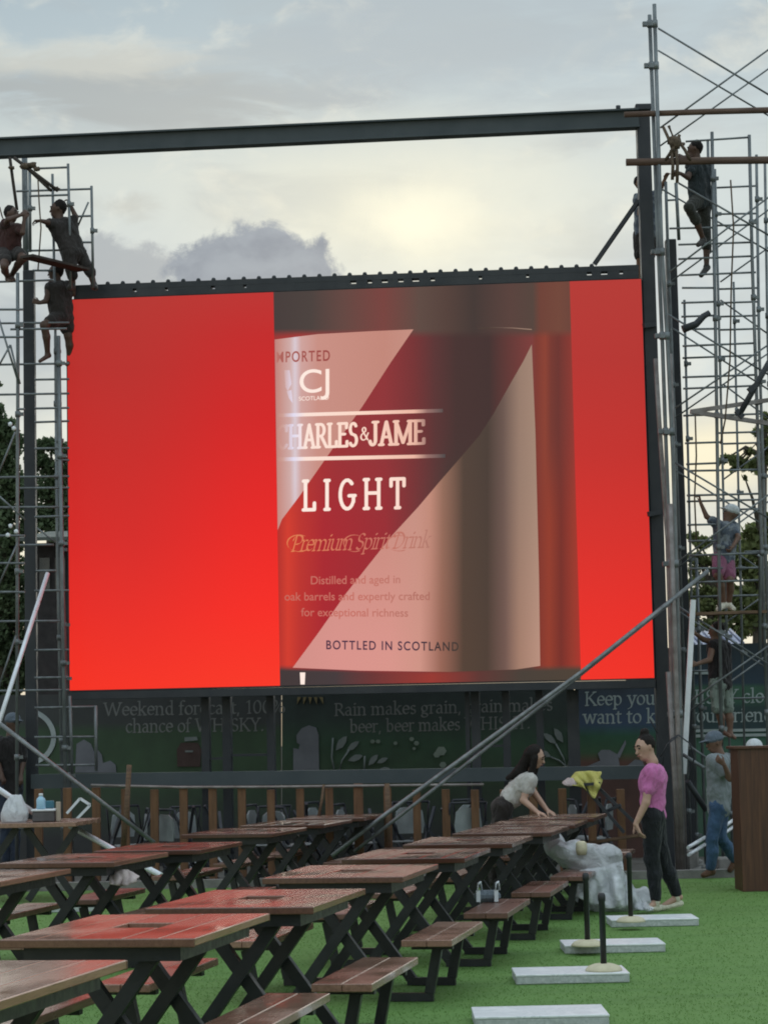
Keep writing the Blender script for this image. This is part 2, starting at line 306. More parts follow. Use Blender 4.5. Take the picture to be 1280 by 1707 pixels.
# ------------------------------------------------------------------ mesh helpers
def tag(o, label=None, cat=None, group=None, kind=None):
    if label: o['label'] = label
    if cat: o['category'] = cat
    if group: o['group'] = group
    if kind: o['kind'] = kind
    return o
def thing(name, label, cat, loc, group=None, rz=0.0):
    o = bpy.data.objects.new(name, None); COL.objects.link(o); o.location = tuple(float(x) for x in loc); o.rotation_euler = (0, 0, rz)
    o.empty_display_size = 0.2
    return tag(o, label, cat, group)
def nrm(v): v = np.asarray(v, float); return v / (np.linalg.norm(v) + 1e-12)
class MB:
    def __init__(s): s.v = []; s.f = []; s.m = []; s.sm = []; s.mi = 0; s.uv = {}; s.cols = None
    def add(s, vs, fs, smooth=False):
        o = len(s.v); s.v += [tuple(float(c) for c in p) for p in vs]
        for f in fs: s.f.append(tuple(i + o for i in f)); s.m.append(s.mi); s.sm.append(smooth)
        return o
    def frame(s, p, q, side=None):
        d = nrm(np.asarray(q) - np.asarray(p)); r = np.array([0, 0, 1.0]) if abs(d[2]) < 0.95 else np.array([0, 1.0, 0])
        if side is not None: r = np.asarray(side, float)
        a = nrm(np.cross(r, d)); b = np.cross(d, a); return d, a, b
    def tube(s, pts, r, n=8, cap=True, r2=None):
        pts = [np.asarray(p, float) for p in pts]; k = len(pts); rings = []
        for i, p in enumerate(pts):
            d = nrm(pts[min(i + 1, k - 1)] - pts[max(i - 1, 0)])
            rf = np.array([0, 0, 1.0]) if abs(d[2]) < 0.95 else np.array([0, 1.0, 0])
            a = nrm(np.cross(rf, d)); b = np.cross(d, a)
            rr = r if r2 is None else r + (r2 - r) * i / (k - 1)
            rings += [p + rr * (a * math.cos(2 * math.pi * j / n) + b * math.sin(2 * math.pi * j / n)) for j in range(n)]
        fs = [(i * n + j, i * n + (j + 1) % n, (i + 1) * n + (j + 1) % n, (i + 1) * n + j) for i in range(k - 1) for j in range(n)]
        s.add(rings, fs, True)
        if cap:
            o = len(s.v) - k * n
            s.f += [tuple(o + j for j in reversed(range(n))), tuple(o + (k - 1) * n + j for j in range(n))]; s.m += [s.mi] * 2; s.sm += [False] * 2
        return s
    def bar(s, p, q, w, h, side=None):        # square bar p -> q, w across, h the other way
        d, a, b = s.frame(p, q, side); p = np.asarray(p); q = np.asarray(q)
        c = [(-1, -1), (1, -1), (1, 1), (-1, 1)]
        vs = [p + a * x * w / 2 + b * y * h / 2 for x, y in c] + [q + a * x * w / 2 + b * y * h / 2 for x, y in c]
        s.add(vs, [(3, 2, 1, 0), (4, 5, 6, 7), (0, 1, 5, 4), (1, 2, 6, 5), (2, 3, 7, 6), (3, 0, 4, 7)]); return s
    def box(s, x0, x1, y0, y1, z0, z1, bev=0.0):
        if bev <= 0:
            vs = [(x, y, z) for z in (z0, z1) for x, y in ((x0, y0), (x1, y0), (x1, y1), (x0, y1))]
            s.add(vs, [(3, 2, 1, 0), (4, 5, 6, 7), (0, 1, 5, 4), (1, 2, 6, 5), (2, 3, 7, 6), (3, 0, 4, 7)]); return s
        bm = bmesh.new(); bmesh.ops.create_cube(bm, size=1)
        for v in bm.verts: v.co = ((x0 + x1) / 2 + v.co.x * (x1 - x0), (y0 + y1) / 2 + v.co.y * (y1 - y0), (z0 + z1) / 2 + v.co.z * (z1 - z0))
        bmesh.ops.bevel(bm, geom=bm.edges[:], offset=bev, segments=1, affect='EDGES')
        bm.verts.index_update(); s.add([v.co[:] for v in bm.verts], [[v.index for v in f.verts] for f in bm.faces]); bm.free(); return s
    def blob(s, c, rx, ry, rz, n=10, jit=0.0):
        vs = [(c[0], c[1], c[2] - rz)]; m = n // 2
        for i in range(1, m):
            t = math.pi * i / m - math.pi / 2
            for j in range(n):
                a = 2 * math.pi * j / n; k = 1 + random.uniform(-jit, jit)
                vs.append((c[0] + rx * k * math.cos(t) * math.cos(a), c[1] + ry * k * math.cos(t) * math.sin(a), c[2] + rz * k * math.sin(t)))
        vs.append((c[0], c[1], c[2] + rz)); L = len(vs) - 1; fs = []
        for j in range(n): fs.append((0, 1 + (j + 1) % n, 1 + j)); fs.append((L, L - n + j, L - n + (j + 1) % n))
        for i in range(m - 2):
            for j in range(n): a = 1 + i * n; fs.append((a + j, a + (j + 1) % n, a + n + (j + 1) % n, a + n + j))
        s.add(vs, fs, True); return s
    def prism(s, pts, n, t):                  # polygon pts (3-D) pushed back by n*t
        k = len(pts); pts = [np.asarray(p, float) for p in pts]; n = np.asarray(n)
        s.add(pts + [p - n * t for p in pts], [tuple(range(k)), tuple(reversed(range(k, 2 * k)))] + [((i + 1) % k, i, k + i, k + (i + 1) % k) for i in range(k)]); return s
    def build(s, name, mat, parent=None, origin=None, uv=None, colors=None, local=False):
        me = bpy.data.meshes.new(name); V = np.array(s.v, float)
        if parent is not None and not local:
            V = V - np.array(parent.location)
            if parent.parent is not None: V = V - np.array(parent.parent.location)
        elif parent is None and origin is None and not local:
            origin = (V[:, 0].mean(), V[:, 1].mean(), V[:, 2].min())
        if origin is not None: V = V - np.array(origin)
        me.from_pydata(V.tolist(), [], s.f); me.update()
        for mm in (mat if isinstance(mat, (list, tuple)) else [mat]): me.materials.append(mm)
        me.polygons.foreach_set('material_index', s.m); me.polygons.foreach_set('use_smooth', s.sm)
        if uv is not None:
            L = me.uv_layers.new(name='UVMap'); idx = np.empty(len(me.loops), int); me.loops.foreach_get('vertex_index', idx)
            L.data.foreach_set('uv', np.asarray(uv, float)[idx].ravel())
        if colors is not None:
            at = me.color_attributes.new('board', 'FLOAT_COLOR', 'POINT'); at.data.foreach_set('color', np.asarray(colors, float).ravel())
        me.update(); o = bpy.data.objects.new(name, me); COL.objects.link(o)
        if origin is not None: o.location = tuple(float(x) for x in origin)
        if parent is not None: o.parent = parent
        return o
# ------------------------------------------------------------------ lettering
def arc(cx, cy, rx, ry, a0, a1, n=10):
    return [(cx + rx * math.cos(R(a0 + (a1 - a0) * i / n)), cy + ry * math.sin(R(a0 + (a1 - a0) * i / n))) for i in range(n + 1)]
def sf(x, y, w=0.075): return [(x - w, y), (x + w, y)]
def stem(x, y0, y1, b=True, t=True):
    o = [[(x, y0), (x, y1)]]
    if b: o.append(sf(x, y0))
    if t: o.append([(x - 0.085, y1), (x, y1)] if t == 'l' else sf(x, y1))
    return o
XH, CH, AH = 0.45, 0.66, 0.72
GL = {
 'a': (0.44, [arc(0.19, 0.33, 0.12, 0.12, 150, 0, 6) + [(0.31, 0.04), (0.37, 0.0)], arc(0.18, 0.125, 0.12, 0.125, 75, 345, 12)]),
 'b': (0.50, stem(0.10, 0, AH, False, 'l') + [arc(0.24, 0.225, 0.16, 0.225, 150, -150, 14)]),
 'c': (0.40, [arc(0.22, 0.225, 0.17, 0.225, 45, 318, 14)]),
 'd': (0.50, stem(0.38, 0, AH, False, 'l') + [arc(0.24, 0.225, 0.16, 0.225, 30, 330, 14), [(0.38, 0), (0.45, 0)]]),
 'e': (0.42, [[(0.06, 0.25), (0.36, 0.25)], arc(0.215, 0.235, 0.165, 0.225, 5, 315, 16)]),
 'f': (0.30, [arc(0.23, 0.58, 0.11, 0.14, 40, 180, 8) + [(0.12, 0)], [(0.03, XH), (0.25, XH)], sf(0.12, 0)]),
 'g': (0.46, [arc(0.20, 0.28, 0.14, 0.165, 0, 360, 14), [(0.3, 0.41), (0.42, 0.43)], [(0.12, 0.13), (0.09, 0.03), (0.3, 0.0)] + arc(0.21, -0.10, 0.16, 0.10, 50, -220, 12)]),
 'h': (0.52, stem(0.10, 0, AH, True, 'l') + [arc(0.25, 0.29, 0.14, 0.16, 150, 0, 8) + [(0.39, 0)], sf(0.39, 0)]),
 'i': (0.25, stem(0.12, 0, XH, True, 'l') + [arc(0.12, 0.62, 0.025, 0.025, 0, 360, 6)]),
 'k': (0.49, stem(0.10, 0, AH, True, 'l') + [[(0.11, 0.2), (0.37, XH)], [(0.2, 0.27), (0.4, 0)], sf(0.39, 0), sf(0.36, XH, 0.06)]),
 'l': (0.25, stem(0.12, 0, AH, True, 'l')),
 'm': (0.78, stem(0.10, 0, XH, True, 'l') + [arc(0.24, 0.29, 0.135, 0.16, 150, 0, 8) + [(0.375, 0)], sf(0.375, 0), arc(0.515, 0.29, 0.135, 0.16, 150, 0, 8) + [(0.65, 0)], sf(0.65, 0)]),
 'n': (0.52, stem(0.10, 0, XH, True, 'l') + [arc(0.25, 0.29, 0.14, 0.16, 150, 0, 8) + [(0.39, 0)], sf(0.39, 0)]),
 'o': (0.47, [arc(0.235, 0.225, 0.18, 0.225, 0, 360, 18)]),
 'p': (0.50, stem(0.10, -0.2, XH, True, 'l') + [arc(0.24, 0.225, 0.17, 0.225, 150, -150, 14)]),
 'r': (0.36, stem(0.10, 0, XH, True, 'l') + [arc(0.24, 0.30, 0.13, 0.15, 150, 55, 6)]),
 's': (0.36, [arc(0.18, 0.34, 0.11, 0.11, 35, 235, 8) + arc(0.175, 0.115, 0.12, 0.115, 65, -150, 10)]),
 't': (0.31, [[(0.13, 0.57), (0.13, 0.08), (0.18, 0.0), (0.28, 0.03)], [(0.03, XH), (0.27, XH)]]),
 'u': (0.52, [[(0.1, XH), (0.1, 0.16)] + arc(0.24, 0.16, 0.14, 0.16, 180, 330, 8), [(0.39, XH), (0.39, 0), (0.46, 0)], [(0.02, XH), (0.1, XH)], [(0.31, XH), (0.39, XH)]]),
 'w': (0.72, [[(0.08, XH), (0.22, 0), (0.36, XH), (0.50, 0), (0.64, XH)], sf(0.08, XH), sf(0.64, XH)]),
 'y': (0.48, [[(0.08, XH), (0.25, 0.02)], [(0.42, XH), (0.20, -0.13), (0.06, -0.2)], sf(0.08, XH), sf(0.41, XH)]),
 'W': (0.98, [[(0.08, CH), (0.28, 0), (0.48, CH), (0.68, 0), (0.90, CH)], sf(0.08, CH), sf(0.9, CH)]),
 'H': (0.72, stem(0.12, 0, CH) + stem(0.58, 0, CH) + [[(0.12, 0.35), (0.58, 0.35)]]),
 'I': (0.32, stem(0.16, 0, CH)),
 'S': (0.48, [arc(0.24, 0.49, 0.15, 0.165, 30, 240, 10) + arc(0.235, 0.165, 0.165, 0.165, 60, -150, 12)]),
 'K': (0.64, stem(0.12, 0, CH) + [[(0.13, 0.29), (0.52, CH)], [(0.24, 0.39), (0.56, 0)], sf(0.51, CH), sf(0.56, 0)]),
 'Y': (0.58, [[(0.08, CH), (0.29, 0.32), (0.29, 0)], [(0.29, 0.32), (0.50, CH)], sf(0.08, CH), sf(0.5, CH), sf(0.29, 0)]),
 'R': (0.58, stem(0.12, 0, CH) + [[(0.12, CH), (0.26, CH)] + arc(0.26, 0.49, 0.17, 0.17, 90, -90, 8) + [(0.12, 0.32)], [(0.28, 0.32), (0.54, 0)]]),
 'A': (0.62, [[(0.09, 0), (0.31, CH), (0.53, 0)], [(0.17, 0.22), (0.45, 0.22)], sf(0.09, 0), sf(0.53, 0)]),
 'C': (0.58, [arc(0.32, 0.33, 0.25, 0.33, 48, 315, 16), [(0.49, 0.66), (0.49, 0.5)]]),
 'L': (0.50, stem(0.12, 0, CH, False) + [[(0.04, 0), (0.45, 0), (0.45, 0.15)]]),
 'E': (0.54, stem(0.12, 0, CH, False, False) + [[(0.04, CH), (0.45, CH), (0.45, 0.53)], [(0.12, 0.35), (0.36, 0.35)], [(0.04, 0), (0.47, 0), (0.47, 0.14)]]),
 'J': (0.44, [[(0.28, CH), (0.28, 0.14)] + arc(0.16, 0.14, 0.12, 0.14, 0, -170, 8), sf(0.28, CH, 0.1)]),
 'M': (0.84, stem(0.11, 0, CH) + stem(0.72, 0, CH) + [[(0.11, CH), (0.415, 0.04), (0.72, CH)]]),
 'G': (0.66, [arc(0.33, 0.33, 0.26, 0.33, 48, 330, 16), [(0.56, 0.16), (0.56, 0.30)], [(0.40, 0.30), (0.62, 0.30)]]),
 'T': (0.60, stem(0.30, 0, CH, True, False) + [[(0.06, 0.50), (0.06, CH), (0.54, CH), (0.54, 0.50)]]),
 'P': (0.54, stem(0.14, 0, CH, True, False) + [arc(0.25, 0.48, 0.24, 0.19, 190, -100, 14)]),
 'D': (0.66, [[(0.16, 0.02), (0.2, CH)], arc(0.2, 0.33, 0.36, 0.34, 150, -110, 16), arc(0.1, 0.56, 0.12, 0.1, 0, 250, 8)]),
 '&': (0.55, [[(0.50, 0.36), (0.36, 0.05)] + arc(0.22, 0.17, 0.16, 0.17, -50, -235, 8) + [(0.34, 0.46)] + arc(0.25, 0.54, 0.1, 0.12, -20, 220, 8) + [(0.48, 0.0)]]),
 '1': (0.40, stem(0.22, 0, CH, True, False) + [[(0.22, CH), (0.10, 0.58)]]),
 '0': (0.50, [arc(0.25, 0.33, 0.18, 0.33, 0, 360, 18)]),
 '%': (0.74, [arc(0.18, 0.50, 0.12, 0.16, 0, 360, 12), arc(0.56, 0.16, 0.12, 0.16, 0, 360, 12), [(0.56, CH), (0.18, 0)]]),
 ',': (0.22, [[(0.1, 0.03), (0.07, -0.12)]]), '.': (0.22, [arc(0.1, 0.03, 0.02, 0.02, 0, 360, 6)]), ' ': (0.24, []),
}
def hull(pts):
    pts = sorted(set((round(x, 5), round(y, 5)) for x, y in pts))
    def half(ps):
        o = []
        for p in ps:
            while len(o) > 1 and (o[-1][0] - o[-2][0]) * (p[1] - o[-2][1]) - (o[-1][1] - o[-2][1]) * (p[0] - o[-2][0]) <= 0: o.pop()
            o.append(p)
        return o
    a, b = half(pts), half(pts[::-1]); return a[:-1] + b[:-1]
def nib_text(txt, nib=(0.045, 0.017, 32), shear=0.0, track=0.0):
    """letters drawn with a pen: list of convex polygons, and the line's length"""
    a = R(nib[2]); N = []
    for i in range(10):
        x, y = nib[0] * math.cos(2 * math.pi * i / 10), nib[1] * math.sin(2 * math.pi * i / 10)
        N.append((x * math.cos(a) - y * math.sin(a), x * math.sin(a) + y * math.cos(a)))
    out = []; x0 = 0.0
    for ch in txt:
        w, st = GL[ch]
        for s in st:
            for p, q in zip(s, s[1:]):
                h = hull([(x0 + p[0] + n[0], p[1] + n[1]) for n in N] + [(x0 + q[0] + n[0], q[1] + n[1]) for n in N])
                out.append([(x + shear * y, y) for x, y in h])
        x0 += w + track
    return out, x0 - track
def sans_text(txt, bold=0.0, sp=1.0):
    cu = bpy.data.curves.new('t', 'FONT'); cu.body = txt; cu.offset = bold; cu.space_character = sp; o = bpy.data.objects.new('t', cu); COL.objects.link(o)
    dg = bpy.context.evaluated_depsgraph_get(); me = o.evaluated_get(dg).to_mesh()
    vs = [v.co[:2] for v in me.vertices]; out = [[vs[i] for i in p.vertices] for p in me.polygons]
    w = max(v[0] for v in vs); o.to_mesh_clear(); bpy.data.objects.remove(o); return out, w
def lettering(mb, polys, width, p0, p1, cap, off, uvs, capunit=CH, lift=0.00003):
    """lay letter polygons on the screen plane between baseline ends p0 and p1 (photo pixels), capitals cap px high"""
    for i, pg in enumerate(polys):
        vs = []
        for x, y in pg:
            t = x / width; u = p0[0] + (p1[0] - p0[0]) * t; v = p0[1] + (p1[1] - p0[1]) * t - y / capunit * cap
            vs.append(S(u, v, off + lift * (i % 40))); uvs.append((u / 1000, 1 - v / 1000))
        mb.add(vs, [tuple(range(len(vs)))])

# ------------------------------------------------------------------ LED screen
def emis(name, fn, strength=1.0):
    m = new_mat(name); b = NB(m); uv = b.n('ShaderNodeUVMap'); sp = b.n('ShaderNodeSeparateXYZ'); b.l(uv.outputs[0], sp.inputs[0])
    u = b.math('MULTIPLY', sp.outputs[0], 1000.0); v = b.math('MULTIPLY', b.math('SUBTRACT', 1.0, sp.outputs[1]), 1000.0)
    col = fn(b, u, v)
    ns = b.noise(900, 2, 0.6, vec=uv.outputs[0]); gr = b.rng(ns, 0.3, 0.7, 0.93, 1.06)   # LED pixel grain
    gx = b.n('ShaderNodeMath', operation='FRACT'); b.l(b.math('DIVIDE', u, 65.0), gx.inputs[0])      # cabinet joints
    gy = b.n('ShaderNodeMath', operation='FRACT'); b.l(b.math('DIVIDE', v, 65.0), gy.inputs[0])
    e = b.n('ShaderNodeEmission'); b.setin(e.inputs[0], col); b.setin(e.inputs[1], b.math('MULTIPLY', gr, strength * 1.0))
    gl = b.n('ShaderNodeBsdfGlossy'); gl.inputs[0].default_value = (0.02, 0.02, 0.02, 1); gl.inputs[1].default_value = 0.5
    ad = b.n('ShaderNodeAddShader'); b.l(e.outputs[0], ad.inputs[0]); b.l(gl.outputs[0], ad.inputs[1]); b.out(ad.outputs[0])
    return m
def px_ramp(b, x, lo, hi, stops):
    f = b.rng(x, lo, hi, 0, 1); return b.ramp(f, [((p - lo) / (hi - lo), lin(c)) for p, c in stops])
def c_red(b, u, v):
    far = px_ramp(b, v, 480, 1150, [(480, (182, 54, 53)), (620, (187, 45, 46)), (760, (202, 40, 41)), (900, (217, 39, 40)), (1020, (234, 43, 39)), (1150, (249, 50, 37))])
    near = px_ramp(b, v, 480, 1150, [(480, (190, 50, 53)), (560, (198, 36, 41)), (700, (213, 29, 34)), (860, (235, 32, 34)), (1020, (250, 42, 36)), (1150, (253, 56, 40))])
    f = b.rng(u, 180, 460, 0, 1); f2 = b.n('ShaderNodeMapRange', interpolation_type='SMOOTHSTEP'); b.l(f, f2.inputs[0])
    sl = b.noise(1.1, 3, 0.5, coord='UV'); f3 = b.math('ADD', f2.outputs[0], b.rng(sl, 0.3, 0.7, -0.12, 0.12))
    r = b.mix(f3, far, near)
    right = px_ramp(b, v, 470, 1130, [(470, (182, 57, 57)), (600, (184, 51, 52)), (760, (198, 47, 47)), (900, (217, 46, 44)), (1020, (234, 46, 42)), (1130, (244, 50, 41))])
    return b.mix(1.0, b.mix(b.math('GREATER_THAN', u, 700.0), r, right), (0.97, 0.86, 0.68), 'MULTIPLY')
def c_label(b, u, v):          # red-brown label between the pale panels
    top = px_ramp(b, u, 455, 975, [(455, (66, 54, 52)), (520, (72, 60, 56)), (575, (98, 66, 60)), (640, (118, 62, 57)), (700, (92, 70, 62)), (745, (82, 60, 53)), (790, (64, 50, 46)), (850, (86, 60, 54)), (888, (82, 63, 55)), (900, (108, 60, 48)), (930, (112, 66, 52)), (975, (98, 60, 52))])
    mid = px_ramp(b, u, 455, 975, [(455, (150, 46, 44)), (500, (172, 48, 44)), (560, (150, 44, 48)), (640, (142, 46, 50)), (690, (116, 44, 46)), (725, (88, 46, 46)), (760, (68, 44, 42)), (815, (64, 43, 41)), (850, (98, 50, 47)), (886, (122, 56, 53)), (893, (122, 52, 42)), (908, (138, 60, 44)), (918, (116, 50, 41)), (930, (106, 46, 40)), (948, (130, 50, 42)), (975, (168, 50, 46))])
    low = px_ramp(b, u, 455, 975, [(455, (160, 34, 34)), (480, (210, 56, 40)), (500, (188, 46, 40)), (540, (168, 32, 42)), (640, (152, 38, 46)), (700, (108, 48, 50)), (745, (62, 52, 48)), (886, (92, 52, 46)), (895, (124, 48, 38)), (915, (146, 56, 38)), (935, (118, 42, 34)), (955, (150, 52, 38)), (975, (180, 46, 38))])
    bot = px_ramp(b, u, 455, 975, [(455, (62, 50, 50)), (560, (66, 54, 56)), (620, (104, 48, 48)), (720, (150, 52, 44)), (800, (92, 50, 46)), (870, (70, 60, 52)), (975, (76, 62, 50))])
    m1 = b.n('ShaderNodeMapRange', interpolation_type='SMOOTHSTEP'); b.l(v, m1.inputs[0]); m1.inputs[1].default_value = 548; m1.inputs[2].default_value = 566
    m2 = b.n('ShaderNodeMapRange', interpolation_type='SMOOTHSTEP'); b.l(v, m2.inputs[0]); m2.inputs[1].default_value = 700; m2.inputs[2].default_value = 900
    slp = b.math('SUBTRACT', v, b.math('MULTIPLY', b.math('ABSOLUTE', b.math('SUBTRACT', u, 700.0)), -0.03))
    m3 = b.n('ShaderNodeMapRange', interpolation_type='SMOOTHSTEP'); b.l(slp, m3.inputs[0]); m3.inputs[1].default_value = 1114; m3.inputs[2].default_value = 1126
    return b.mix(m3.outputs[0], b.mix(m2.outputs[0], b.mix(m1.outputs[0], top, mid), low), bot)
def c_pale(b, u, v):           # pale panels of the label
    l = px_ramp(b, u, 455, 905, [(455, (186, 120, 116)), (466, (196, 140, 130)), (484, (206, 170, 166)), (492, (216, 200, 208)), (502, (206, 162, 156)), (530, (200, 142, 130)), (640, (194, 134, 120)), (690, (196, 142, 128)), (716, (194, 138, 120)), (738, (146, 106, 88)), (772, (80, 62, 52)), (812, (72, 57, 49)), (838, (104, 82, 74)), (866, (150, 122, 106)), (905, (166, 136, 118))])
    d = px_ramp(b, u, 455, 905, [(455, (205, 140, 132)), (560, (216, 146, 138)), (650, (216, 148, 138)), (700, (206, 146, 132)), (735, (150, 100, 84)), (772, (82, 62, 50)), (812, (76, 59, 49)), (842, (112, 84, 76)), (866, (162, 124, 106)), (905, (188, 146, 128))])
    return b.mix(b.rng(v, 800, 1080, 0, 1), l, d)
def c_text(stops):
    return lambda b, u, v: px_ramp(b, u, stops[0][0], stops[-1][0], stops)
E_RED = emis('screen_red', c_red); E_LAB = emis('screen_label', c_label); E_PALE = emis('screen_pale', c_pale)
E_WHITE = emis('screen_white', c_text([(460, (190, 130, 120)), (472, (205, 160, 150)), (490, (226, 220, 240)), (510, (252, 226, 214)), (600, (252, 216, 198)), (690, (236, 184, 164)), (712, (150, 110, 104)), (740, (80, 72, 72))]))
E_LIGHT = emis('screen_bright', c_text([(460, (254, 236, 226)), (640, (254, 226, 212)), (700, (248, 206, 190))]))
E_DARKRED = emis('screen_dark_red', c_text([(455, (200, 130, 120)), (470, (170, 92, 84)), (550, (152, 66, 62)), (600, (150, 66, 62))]))
E_GOLD = emis('screen_gold', c_text([(475, (226, 130, 80)), (520, (216, 120, 84)), (600, (200, 110, 92)), (660, (190, 112, 98)), (720, (176, 122, 108))]))
E_SMALL = emis('screen_faint_pink', c_text([(475, (196, 104, 92)), (590, (196, 110, 98)), (660, (186, 116, 104)), (720, (170, 106, 94))]))
E_NAVY = emis('screen_navy', c_text([(540, (72, 40, 66)), (680, (66, 40, 66)), (720, (58, 44, 50)), (770, (66, 56, 48))]))
screen = thing('led_screen', 'giant red LED video screen showing a bottle label between the steel posts', 'screen', S(600, 1140, -0.2) * np.array([1, 1, 0]) + np.array([0, 0, S(600, 1140)[2]]))
mb = MB(); TL, TR, BR, BL = (112, 500), (1068, 465), (1090, 1130), (117, 1151)
def quad_front(pl, off, thick, mb=mb):
    mb.prism([S(u, v, off) for u, v in pl], SN, thick)
quad_front([(BL[0] - 1.5, BL[1] + 2), (BR[0] + 1.5, BR[1] + 2), (TR[0] + 1, TR[1] - 1), (TL[0] - 1.5, TL[1] - 1)], -0.004, 0.18)
mb.build('cabinet', STEEL, screen)
mb = MB(); uvs = []
def flat(pl, off, mat_i):
    mb.mi = mat_i; mb.add([S(u, v, off) for u, v in pl], [tuple(range(len(pl)))]); uvs.extend([(u / 1000, 1 - v / 1000) for u, v in pl])
def lerp(p, q, t): return (p[0] + (q[0] - p[0]) * t, p[1] + (q[1] - p[1]) * t)
flat([BL, (467, 1143), (456, 487), TL], 0.002, 0)
flat([(968, 1133), BR, TR, (949, 469)], 0.002, 0)
flat([(467, 1143), (968, 1133), (949, 469), (456, 487)], 0.002, 1)
flat([(463, 884), (470, 866), (500, 826), (560, 740), (605, 676), (650, 606), (689, 549), (620, 552), (530, 557), (458, 566)], 0.006, 2)
flat([(488, 1113), (600, 1118), (750, 1120), (860, 1116), (900, 1110), (898, 960), (892, 720), (886, 574), (872, 602), (853, 635), (822, 690), (798, 727), (762, 769), (735, 800), (697, 845), (653, 893), (577, 989), (530, 1056)], 0.006, 2)
flat([(462, 695.5), (738, 687.5), (738, 681.5), (462, 689.5)], 0.008, 3)
flat([(462, 769), (742, 763), (742, 757), (462, 762.5)], 0.008, 3)
flat([(797, 546.5), (825, 545.2), (855, 546), (886, 548.5), (886, 550), (855, 547.5), (825, 546.7), (797, 548)], 0.008, 2)
flat([(501, 1141), (508, 1141), (509, 1121), (500, 1121)], 0.008, 4)
mb.build('picture', [E_RED, E_LAB, E_PALE, E_WHITE, E_LIGHT], screen, uv=uvs)
def screen_text(polys, w, p0, p1, cap, mat, capunit=CH):
    m = MB(); uv = []; lettering(m, polys, w, p0, p1, cap, 0.011, uv, capunit); m.build('lettering', mat, screen, uv=uv)
slab = (0.052, 0.034, 20)
p_, w_ = nib_text('CHARLES', (0.078, 0.040, 5), track=0.0); screen_text(p_, w_, (461, 748), (597, 743), 38, E_WHITE)
p_, w_ = nib_text('&', (0.05, 0.03, 8)); screen_text(p_, w_, (600, 734), (615, 733), 21, E_WHITE)
p_, w_ = nib_text('JAME', (0.078, 0.040, 5), track=0.0); screen_text(p_, w_, (615, 742), (709, 739), 38, E_WHITE)
p_, w_ = nib_text('LIGHT', (0.066, 0.040, 5), track=0.26); screen_text(p_, w_, (504, 850), (676, 846), 48, E_LIGHT)
p_, w_ = nib_text('Premium Spirit Drink', (0.042, 0.012, 40), shear=0.35, track=-0.06); screen_text(p_, w_, (484, 919), (716, 912), 26, E_GOLD)
q_ = MB(); uvq = []
for cx, cy, rx, ry, a0, a1 in ((498, 905, 20, 14, 40, 300), (590, 905, 18, 14, 60, 330), (664, 905, 20, 13, 60, 320)):   # swashes of the script capitals
    pts = arc(cx, cy, rx, ry, a0, a1, 14)
    for p, q in zip(pts, pts[1:]):
        vs = [(p[0], p[1]), (q[0], q[1]), (q[0] + 1.6, q[1] + 1.2), (p[0] + 1.6, p[1] + 1.2)]
        q_.add([S(u, v, 0.0095) for u, v in vs], [(0, 1, 2, 3)]); uvq += [(u / 1000, 1 - v / 1000) for u, v in vs]
q_.build('lettering', E_GOLD, screen, uv=uvq)
for t, a, b_, cap, mt in (('MPORTED', (460, 604), (550, 601), 18, E_DARKRED), ('CJ', (497, 655), (549, 653), 40, E_LIGHT), ('SCOTLAND', (498, 668), (548, 666), 7, E_LIGHT),
                          ('Distilled and aged in', (517, 974), (667, 972), 14, E_SMALL), ('oak barrels and expertly crafted', (474, 1001), (716, 1000), 14, E_SMALL),
                          ('for exceptional richness', (502, 1027), (680, 1028), 14, E_SMALL), ('BOTTLED IN SCOTLAND', (543, 1082), (764, 1085), 15, E_NAVY)):
    p_, w_ = sans_text(t, .016 if cap in (18, 15) else .010 if cap == 14 else .004, 1.22 if cap in (18, 15) else 1.0); screen_text(p_, w_, a, b_, cap, mt, 0.72)
m = MB(); uv = []                                          # emblem stroke beside the monogram
for pl in ([(474, 617), (483, 617), (486, 640), (480, 652), (476, 645)], [(478, 652), (486, 650), (488, 672), (482, 664)]):
    m.add([S(u, v, 0.0105) for u, v in pl], [tuple(range(len(pl)))]); uv += [(u / 1000, 1 - v / 1000) for u, v in pl]
m.build('emblem', E_WHITE, screen, uv=uv)
# header truss of the screen, with bolt heads and gaps that let the sky through
m = MB(); hb = ((120, 499), (1064, 465)); 
def hd(t, dv): p = lerp((112, 500), (1066, 465), t); return (p[0], p[1] + dv)
N_ = 36
def hbar(mm, t0, t1, d0, d1, off, th): mm.prism([S(*hd(t0, d1), off), S(*hd(t1, d1), off), S(*hd(t1, d0), off), S(*hd(t0, d0), off)], SN, th)
hbar(m, 0.012, 0.998, -9.5, -1.6, 0.0, 0.16); hbar(m, 0.012, 0.998, -24, -15, 0.0, 0.16)
for i in range(N_):
    t = 0.012 + 0.986 * i / N_
    wide = {17: .62, 18: .7, 19: .6, 20: .66, 21: .55, 22: .72, 3: .75, 5: .8, 8: .74, 10: .8, 25: .8, 28: .82, 32: .7, 33: .6, 34: .78}.get(i, 0.999)
    hbar(m, t, t + 0.986 / N_ * wide, -15, -9.5, -0.002, 0.15)
m.build('header_truss', STEEL, screen)
for i in range(N_ - 2):
    t = 0.045 + 0.95 * i / N_; k = MB(); p = S(*hd(t, -24.5), -0.05); k.blob(p, 0.03, 0.03, 0.032, 8); k.build('bolt', STEEL, screen)
